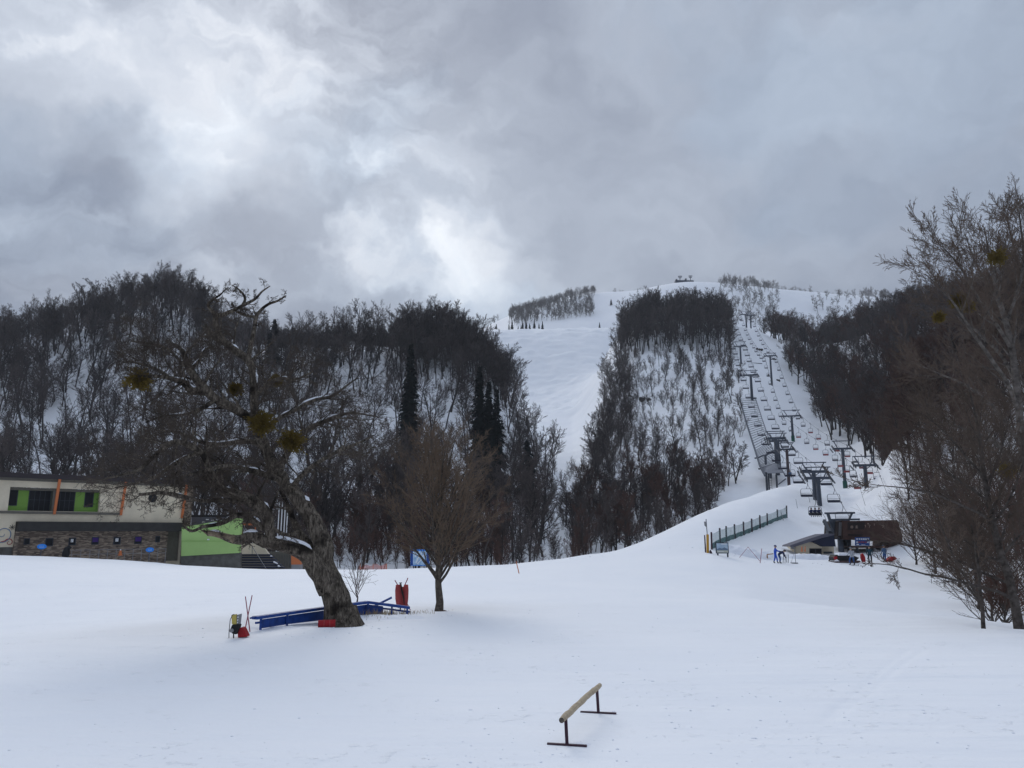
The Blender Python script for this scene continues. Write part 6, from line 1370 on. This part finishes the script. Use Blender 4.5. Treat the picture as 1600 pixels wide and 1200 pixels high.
def chair_proto(w, seat, name, label):
    t = thing(name, (0, 0, 0), label, 'lift chair'); hw = w/2
    m = MB(); m.tube([(0, 0, .05), (0, .05, -.1), (.18, .12, -.4), (.20, .15, -.8), (.05, .08, -1.15), (0, .0, -1.3)], .035, 6); m.box((0, 0, 0), (.14, .34, .16)); m.build('hanger', MT['steel'], t)
    m = MB(); c_ = .16
    m.tube([(-hw, -.25, -2.42), (-hw-.02, 0, -2.40), (-hw-.03, .04, -1.6), (-hw+c_*.3, .02, -1.38), (-hw+c_, 0, -1.3), (hw-c_, 0, -1.3), (hw-c_*.3, .02, -1.38), (hw+.03, .04, -1.6), (hw+.02, 0, -2.40), (hw, -.25, -2.42)], .035, 6)
    m.bar((-hw, .05, -1.95), (hw, .05, -1.95), .05, .05)
    m.build('frame', MT['steel'], t)
    m = MB(); m.box((0, -.18, -2.42), (w*.98, .46, .16)); m.box((0, .06, -2.28), (w*.98, .07, .30)); m.build('seat', MT[seat], t)
    return t
PA = chair_proto(1.65, 'navyseat', 'wide_chair', 'x'); PBg = chair_proto(1.0, 'greyseat', 'narrow_chair', 'x'); PBr = chair_proto(1.0, 'redseat', 'narrow_chair', 'x')
used = set()
CH = {}
def string(pts, space, s0, protoF, lab, grp, yaw, key, maxn=60, ymax=352, flip=0):
    d = 0; nxt = s0; k = 0
    for a, b_ in zip(pts[:-1], pts[1:]):
        Ln = (b_-a).length
        while nxt <= d+Ln and k < maxn:
            p = a.lerp(b_, (nxt-d)/Ln)
            if p.y > ymax: return
            pr_ = protoF(k, p)
            L_ = lab(k, p)
            if pr_.name not in used and not used.add(pr_.name): c = pr_; c.location = p; c.rotation_euler = (0, 0, yaw); c['label'] = L_; c['group'] = grp
            else: c = copy_thing(pr_, p, yaw, L_, grp)
            CH[(key, k)] = c; k += 1; nxt += space
        d += Ln
def nth(k): return ORD[k] if k < len(ORD) else 'last'
string(ra[0], 9.8, 12, lambda k, p: PA, lambda k, p: f'{nth(k)} wide dark-seated chair up the spur-side cable from the station', 'wide chairs of the near chairlift', yA, 'a0')
string(ra[1], 9.8, 8, lambda k, p: PA, lambda k, p: f'{nth(k)} wide dark-seated chair up the piste-side cable from the station', 'wide chairs of the near chairlift', yA, 'a1')
red = lambda k, p: PBr if (p.y < 190 and k % 3 != 1) else PBg
string(rb[0], 8.3, 20, red, lambda k, p: f'{nth(k)} narrow {"red" if red(k, p) is PBr else "grey"}-seated chair up the spur-side cable of the far lift', 'narrow chairs of the far chairlift', yB, 'b0')
string(rb[1], 8.3, 16, red, lambda k, p: f'{nth(k)} narrow {"red" if red(k, p) is PBr else "grey"}-seated chair up the outer cable of the far lift', 'narrow chairs of the far chairlift', yB, 'b1')

# slatted net deck under the lift
q = at(1190, 730, 162); t = thing('net_deck', q, 'long slatted safety deck on T-shaped supports under the wide-chair lift', 'safety deck')
E0 = [at(1155, 621, 232), at(1166, 660, 205), at(1180, 704, 180), at(1187, 727, 168), at(1195.5, 743, 156)]; E1 = [at(1180, 621, 232), at(1191, 655, 208), at(1203, 690, 186), at(1213, 716, 172), at(1227, 744, 158)]
m = MB()
for E in (E0, E1):
    for a, b_ in zip(E[:-1], E[1:]): m.bar(a, b_, .32 if E is E0 else .15, .4 if E is E0 else .2)
rel(m, q).build('edge_beam', MT['steel'], t)
def ev(E, u): u = u*(len(E)-1); i = min(int(u), len(E)-2); return E[i].lerp(E[i+1], u-i)
m = MB()
for k in range(46): u = k/46*.93; m.bar(ev(E0, u)+Vector((0, 0, .05)), ev(E1, u)+Vector((0, 0, .05)), .10, .10)
rel(m, q).build('slat', MT['steel'], t); t.children[-1]['kind'] = 'stuff' if False else 'thing'
m = MB(); a, b_, c, d = ev(E0, .95), ev(E1, .95), ev(E1, .80), ev(E0, .80); m.add([a, b_, c, d]+[v+Vector((0, 0, -.12)) for v in (a, b_, c, d)], [(0, 1, 2, 3), (7, 6, 5, 4), (0, 4, 5, 1), (1, 5, 6, 2), (2, 6, 7, 3), (3, 7, 4, 0)]); rel(m, q).build('solid_platform', mat('grey_grating', (.22, .23, .26), .8, var=.2, vscale=4), t)
for k, u in enumerate((.0, .62, .82)):
    a, b_ = ev(E0, u), ev(E1, u); c = (a+b_)/2; m = MB(); m.bar(a-Vector((.5, 0, .2)), c-Vector((0, 0, .45)), .3, .3); m.bar(c-Vector((0, 0, .45)), b_+Vector((.4, 0, -.2)), .3, .3); m.bar(c-Vector((0, 0, .45)), Vector((c.x, c.y, min(c.z-2.5, H(c.x, c.y)-.3))), .42); rel(m, q).build('support', MT['steel'], t)
for (x, yt, yb, w) in ((1197, 738, 766, .35), (1200.5, 740, 762, .25), (1213, 742, 757, .3)):
    m = MB(); a = at(x, yt, 157); b_ = Vector((a.x, a.y, H(a.x, a.y)-.5)); m.bar(a, b_, w); rel(m, q).build('leg', MT['darksteel'], t)
m = MB(); a = at(1203, 740, 156.5); b_ = Vector((a.x, a.y, H(a.x, a.y)-.4))
for k in range(9): z = a.z+(b_.z-a.z)*k/9; m.bar((a.x-.25, a.y, z), (a.x+.25, a.y, z), .05)
m.bar(a-Vector((.25, 0, 0)), b_-Vector((.25, 0, 0)), .05); m.bar(a+Vector((.25, 0, 0)), b_+Vector((.25, 0, 0)), .05); m.bar(at(1216, 757, 158), at(1228, 748, 158), .2); rel(m, q).build('ladder', MT['steel'], t)
a, b_ = hit(1133, 565.5, 200, 330), hit(1191, 569, 200, 330); m = MB(); m.tube([Vector((0, 0, .25)), b_-a+Vector((0, 0, .25))], .12, 6)
tag(m.build('snow_pipe', MT['darksteel'], None, a), 'thin dark pipe lying across the upper piste', 'pipe')

# summit station
q = at(1070, 442, 815); t = thing('summit_station', q, 'tiny dark summit lift building with two lift heads on the snowy top', 'building')
m = MB(); rel(prism(m, [(1055.5, 437.5), (1084, 438), (1084, 447), (1055.5, 447)], 815, 6), q); m.build('block', MT['navyroof'], t)
for (x, y) in ((1057, 436), (1071.5, 435)): m = MB(); rel(prism(m, [(x-1, y), (x+1.4, y), (x+1.4, y+3), (x-1, y+3)], 815, 4), q); m.build('roof_box', MT['darksteel'], t)
for (x, yt) in ((1062.5, 431.5), (1078.8, 431)):
    m = MB(); m.bar(at(x, 440, 815), at(x, yt, 815), .7); m.bar(at(x-2.6, yt, 815), at(x+2.6, yt, 815), .6); m.bar(at(x-2, yt+2.6, 815), at(x+2, yt+2.6, 815), .6); m.bar(at(x-2.6, yt, 815), at(x-1.6, yt+2.6, 815), .5); m.bar(at(x+2.6, yt, 815), at(x+1.6, yt+2.6, 815), .5); rel(m, q).build('lift_head', MT['darksteel'], t)
for i, (x, yt, yb) in enumerate(((1081.5, 450, 459), (1077, 444, 450))):
    m = MB(); a = at(x, yb, 800); m.bar((0, 0, -2), (0, 0, px_m(yb-yt, 800)), .6); m.bar((-2, 0, px_m(yb-yt, 800)), (2, 0, px_m(yb-yt, 800)), .6); m.build('column', MT['darksteel'], tag(thing('summit_tower', a, ('larger' if i == 0 else 'smaller')+' tiny lift tower just below the summit building', 'lift tower')))

# rocks beside the piste
for i, (x, y, s_, lab) in enumerate(((1187, 547, .8, 'dark bare rocks at the tree edge beside the upper piste tower'), (1209, 562, .6, 'small dark rock on the upper piste edge'), (1216, 595, .5, 'dark rock patch on the piste above the slim tower'), (1008, 626, 1.0, 'small dark fallen rock on the open snow of the spur'), (1424, 672, .55, 'rocky snow-edged outcrop on the bank past the wide-armed tower'), (1408, 700, .5, 'lower rocky outcrop on the bank past the wide-armed tower'))):
    p = hit(x, y, 100, 400) if i < 4 else hit(x, y, 104, 200); random.seed(i+1); m = MB()
    for k in range(7):
        c = Vector((random.uniform(-1.6, 1.6), random.uniform(-.6, .6), random.uniform(-.4, .7)))*s_; bm = bmesh.new(); bmesh.ops.create_icosphere(bm, subdivisions=2, radius=s_*random.uniform(.3, .75))
        for v in bm.verts: v.co *= 1+.45*mnoise.noise(v.co*1.7+Vector((k, i, 0)))
        m.add([v.co*1.0+c for v in bm.verts], [tuple(v.index for v in f.verts) for f in bm.faces]); bm.free()
    tag(m.build('rock', MT['rock'], None, p), lab, 'rock')

# ------------------------------------------------------------------ people
def person(loc, yaw, pose, jacket, pants, label, hat=(.03, .03, .04), scale=1.0, grp=None, extra=None):
    """one continuous skinned body; joints in metres, facing -Y"""
    J = {}
    if pose in ('stand', 'ski', 'reach'):
        wd = .13 if pose != 'ski' else .22
        J = dict(pel=(0, .02, .92), ch=(0, 0 if pose != 'ski' else -.06, 1.22), nk=(0, -.01 if pose != 'ski' else -.1, 1.46), hd=(0, -.03 if pose != 'ski' else -.12, 1.62), ht=(0, -.03 if pose != 'ski' else -.12, 1.76),
                 kL=(-wd, -.05, .49), kR=(wd, -.03, .49), aL=(-wd, .02, .09), aR=(wd, .04, .09), tL=(-wd-.03, -.16, .05), tR=(wd+.03, -.14, .05), hL=(-.12, .02, .88), hR=(.12, .02, .88),
                 sL=(-.19, 0, 1.40), sR=(.19, 0, 1.40), eL=(-.29, .02, 1.14), eR=(.29, .02, 1.14), wL=(-.28, -.12, .93), wR=(.28, -.12, .93))
        if pose == 'reach': J.update(eL=(-.27, -.20, 1.22), wL=(-.22, -.45, 1.18), eR=(.27, -.18, 1.2), wR=(.20, -.44, 1.12), kL=(-.10, -.12, .49), aL=(-.12, -.14, .09), tL=(-.13, -.32, .05), kR=(.12, .06, .50), aR=(.13, .2, .09), tR=(.14, .04, .05))
        if pose == 'ski': J.update(pel=(0, .08, .84), kL=(-wd, -.12, .46), kR=(wd, -.12, .46), wL=(-.30, -.32, .98), wR=(.30, -.32, .98), eL=(-.32, -.06, 1.1), eR=(.32, -.06, 1.1))
    elif pose == 'bend':
        J = dict(pel=(0, .12, .90), ch=(0, -.12, 1.08), nk=(0, -.34, 1.18), hd=(0, -.46, 1.20), ht=(0, -.56, 1.26), kL=(-.12, .0, .48), kR=(.12, .02, .48), aL=(-.12, .05, .09), aR=(.12, .07, .09), tL=(-.13, -.13, .05), tR=(.13, -.11, .05),
                 hL=(-.12, .12, .86), hR=(.12, .12, .86), sL=(-.18, -.28, 1.14), sR=(.18, -.28, 1.14), eL=(-.22, -.36, .88), eR=(.22, -.36, .88), wL=(-.15, -.46, .68), wR=(.15, -.46, .68))
    else:  # sit, origin at the seat top
        J = dict(pel=(0, .05, .12), ch=(0, .05, .42), nk=(0, .02, .64), hd=(0, 0, .79), ht=(0, 0, .93), hL=(-.1, 0, .10), hR=(.1, 0, .10), kL=(-.13, -.42, .12), kR=(.13, -.42, .12), aL=(-.13, -.50, -.30), aR=(.13, -.50, -.30), tL=(-.14, -.68, -.32), tR=(.14, -.68, -.32),
                 sL=(-.18, .04, .58), sR=(.18, .04, .58), eL=(-.25, -.04, .33), eR=(.25, -.04, .33), wL=(-.16, -.28, .26), wR=(.16, -.28, .26))
    rad = dict(pel=.15, ch=.165, nk=.075, hd=.105, ht=.075, kL=.075, kR=.075, aL=.058, aR=.058, tL=.05, tR=.05, hL=.105, hR=.105, sL=.085, sR=.085, eL=.06, eR=.06, wL=.045, wR=.045)
    E = [('pel', 'ch'), ('ch', 'nk'), ('nk', 'hd'), ('hd', 'ht'), ('pel', 'hL'), ('pel', 'hR'), ('hL', 'kL'), ('hR', 'kR'), ('kL', 'aL'), ('kR', 'aR'), ('aL', 'tL'), ('aR', 'tR'), ('ch', 'sL'), ('ch', 'sR'), ('sL', 'eL'), ('sR', 'eR'), ('eL', 'wL'), ('eR', 'wR')]
    for s_ in ('L', 'R'):      # palm, four fingers and a thumb
        w_ = Vector(J['w'+s_]); d = (w_-Vector(J['e'+s_])).normalized(); sd = d.cross(UP).normalized() if abs(d.z) < .95 else Vector((0, 1, 0)); J['p'+s_] = tuple(w_+d*.07); rad['p'+s_] = .036; E.append(('w'+s_, 'p'+s_))
        for f in range(4):
            b1 = w_+d*.115+sd*(f-1.5)*.021; J[f'f{f}{s_}'] = tuple(b1); J[f'g{f}{s_}'] = tuple(b1+d*(.045, .055, .05, .035)[f]+Vector((0, 0, -.02))); rad[f'f{f}{s_}'] = .0095; rad[f'g{f}{s_}'] = .008; E += [('p'+s_, f'f{f}{s_}'), (f'f{f}{s_}', f'g{f}{s_}')]
        tb = w_+d*.05+sd*.045; J['t_'+s_] = tuple(tb); J['u_'+s_] = tuple(tb+d*.04+sd*.015); rad['t_'+s_] = .011; rad['u_'+s_] = .009; E += [('p'+s_, 't_'+s_), ('t_'+s_, 'u_'+s_)]
    ks = list(J); me = bpy.data.meshes.new('person'); me.from_pydata([J[k] for k in ks], [(ks.index(a), ks.index(b_)) for a, b_ in E], []); me.update()
    o = bpy.data.objects.new('tmp_person', me); COL.objects.link(o); sk = o.modifiers.new('skin', 'SKIN'); sk.use_smooth_shade = True
    lay = me.skin_vertices[0].data
    for i, k in enumerate(ks): lay[i].radius = (rad[k],)*2; lay[i].use_root = (k == 'pel')
    ss_ = o.modifiers.new('sub', 'SUBSURF'); ss_.levels = ss_.render_levels = 1
    dg = bpy.context.evaluated_depsgraph_get(); nm = bpy.data.meshes.new_from_object(o.evaluated_get(dg)); bpy.data.objects.remove(o)
    nm.materials.clear()
    for mm_ in (jacket, pants, MT['skin'], MT['black']): nm.materials.append(mm_)
    pz = J['pel'][2]; hd = Vector(J['hd'])
    for p in nm.polygons:
        c = p.center; i = 0
        if (c-hd).length < .17 and (pose == 'bend' or c.z > J['nk'][2]+.03): i = 2
        elif min((c-Vector(J['pL'])).length, (c-Vector(J['pR'])).length) < .12: i = 3
        elif min((c-Vector(J['tL'])).length, (c-Vector(J['tR'])).length, (c-Vector(J['aL'])).length, (c-Vector(J['aR'])).length) < .16: i = 3
        elif pose != 'sit' and c.z < pz-.06 and abs(c.x) < .29 and (pose != 'bend' or c.y > -.2): i = 1
        elif pose == 'sit' and (c.z < .2 and c.y < .02) and min((c-Vector(J['wL'])).length, (c-Vector(J['wR'])).length) > .1: i = 1
        p.material_index = i
    t = link('person', nm, None, loc); t.rotation_euler = (0, 0, yaw); t.scale = (scale,)*3; tag(t, label, 'person', grp)
    # helmet or hat with a brim, nose and goggles
    m_ = MB(); 
    for k in range(5):
        pass
    bm = bmesh.new(); bmesh.ops.create_uvsphere(bm, u_segments=14, v_segments=8, radius=.135)
    for v in list(bm.verts):
        if v.co.z < -.01: bm.verts.remove(v)
    hm = bpy.data.meshes.new('hat'); bm.to_mesh(hm); bm.free(); hm.materials.append(mat('hat_cloth', hat, .7)); ho = link('hat', hm, t, hd+Vector((0, .01, .035)))
    g_ = MB(); g_.box(hd+Vector((0, -.105, .02)), (.17, .05, .065)); g_.build('goggles', MT['glass'], t, bevel=.015)
    g_ = MB(); g_.tube([hd+Vector((0, -.10, -.01)), hd+Vector((0, -.135, -.045)), hd+Vector((0, -.10, -.055))], [.012, .02, .012], 6); g_.build('nose', MT['skin'], t)
    return t
blue_j = mat('bright_blue_suit', (.015, .08, .50), .7); navy_j = mat('navy_jacket', (.012, .02, .075), .7); bluep = mat('blue_trousers', (.02, .07, .22), .7); greyj = mat('pale_grey_jacket', (.36, .38, .42), .7)
teal = mat('dark_teal_jacket', (.012, .05, .075), .7); steelb = mat('steel_blue_jacket', (.07, .13, .24), .7); darkp = mat('dark_trousers', (.018, .02, .03), .7)
def foot(px, py, a=60, b=120): return hit(px, py, a, b)
person(foot(1212.5, 880.3), R(75), 'reach', blue_j, blue_j, 'person in a bright blue suit reaching forward by the planted skis', hat=(.02, .03, .12))
person(foot(1219.8, 880.5), R(60), 'bend', navy_j, bluep, 'person in a navy jacket bending over beside the one in bright blue')
pp_ = foot(1332, 883); sk_ = person(pp_, R(185), 'ski', greyj, bluep, 'skier in a pale grey jacket and blue trousers standing on skis before the station', hat=(.12, .16, .2))
for s_ in (-1, 1): m = MB(); m.bar((s_*.22-.0, -.85, .02), (s_*.22, .75, .02), .09, .02); m.bar((s_*.22, -.85, .02), (s_*.22, -.98, .09), .09, .02); tag(m.build('ski', MT['darksteel'], None, pp_+Vector((0, 0, 0)), ), ('ski under the pale-jacketed skier, on the hut side' if s_ < 0 else 'ski under the pale-jacketed skier, on the sled side'), 'ski', 'skis worn by the skier')
person(foot(1360, 880), R(150), 'stand', teal, darkp, 'person in a dark teal jacket standing under the station canopy', hat=(.02, .03, .03))
person(foot(1383, 878.5), R(200), 'stand', steelb, bluep, 'person in a steel blue jacket waiting near the red tarpaulin', hat=(.05, .07, .12))
# riders
def rider(ch, dx, jacket, label, pants=darkp, grp=None):
    if ch is None: return
    c_, s_ = math.cos(ch.rotation_euler.z), math.sin(ch.rotation_euler.z); loc = ch.location+Vector((c_*dx-s_*-.12, s_*dx+c_*-.12, -2.37)); person(loc, ch.rotation_euler.z, 'sit', jacket, pants, label, grp=grp)
for i, dx in enumerate((-.5, 0, .5)): rider(CH.get(('a0', 0)), dx, navy_j, ('rider at the piste end', 'rider in the middle', 'rider at the station end')[2-i]+' of the lowest wide chair, in dark clothes', grp='three riders on the lowest wide chair')
rider(CH.get(('a0', 3)), 0, steelb, 'lone rider on a wide chair above the snow crest')
rider(CH.get(('a0', 15)), -.3, navy_j, 'tiny dark rider on a wide chair high above the net deck'); rider(CH.get(('b0', 16)), 0, darkp, 'tiny rider on a narrow chair high on the piste')

# ------------------------------------------------------------------ air
hz = MB(); hz.box((100, 640, 190), (2400, 1700, 640)); ho = hz.build('haze', mat('thin_air', (1, 1, 1))); tag(ho, kind='stuff')
hn = ho.data.materials[0].node_tree; hn.nodes.clear(); pv = hn.nodes.new('ShaderNodeVolumePrincipled'); oo = hn.nodes.new('ShaderNodeOutputMaterial'); hn.links.new(pv.outputs[0], oo.inputs['Volume'])
pv.inputs['Color'].default_value = (.86, .92, 1, 1); pv.inputs['Density'].default_value = .00022
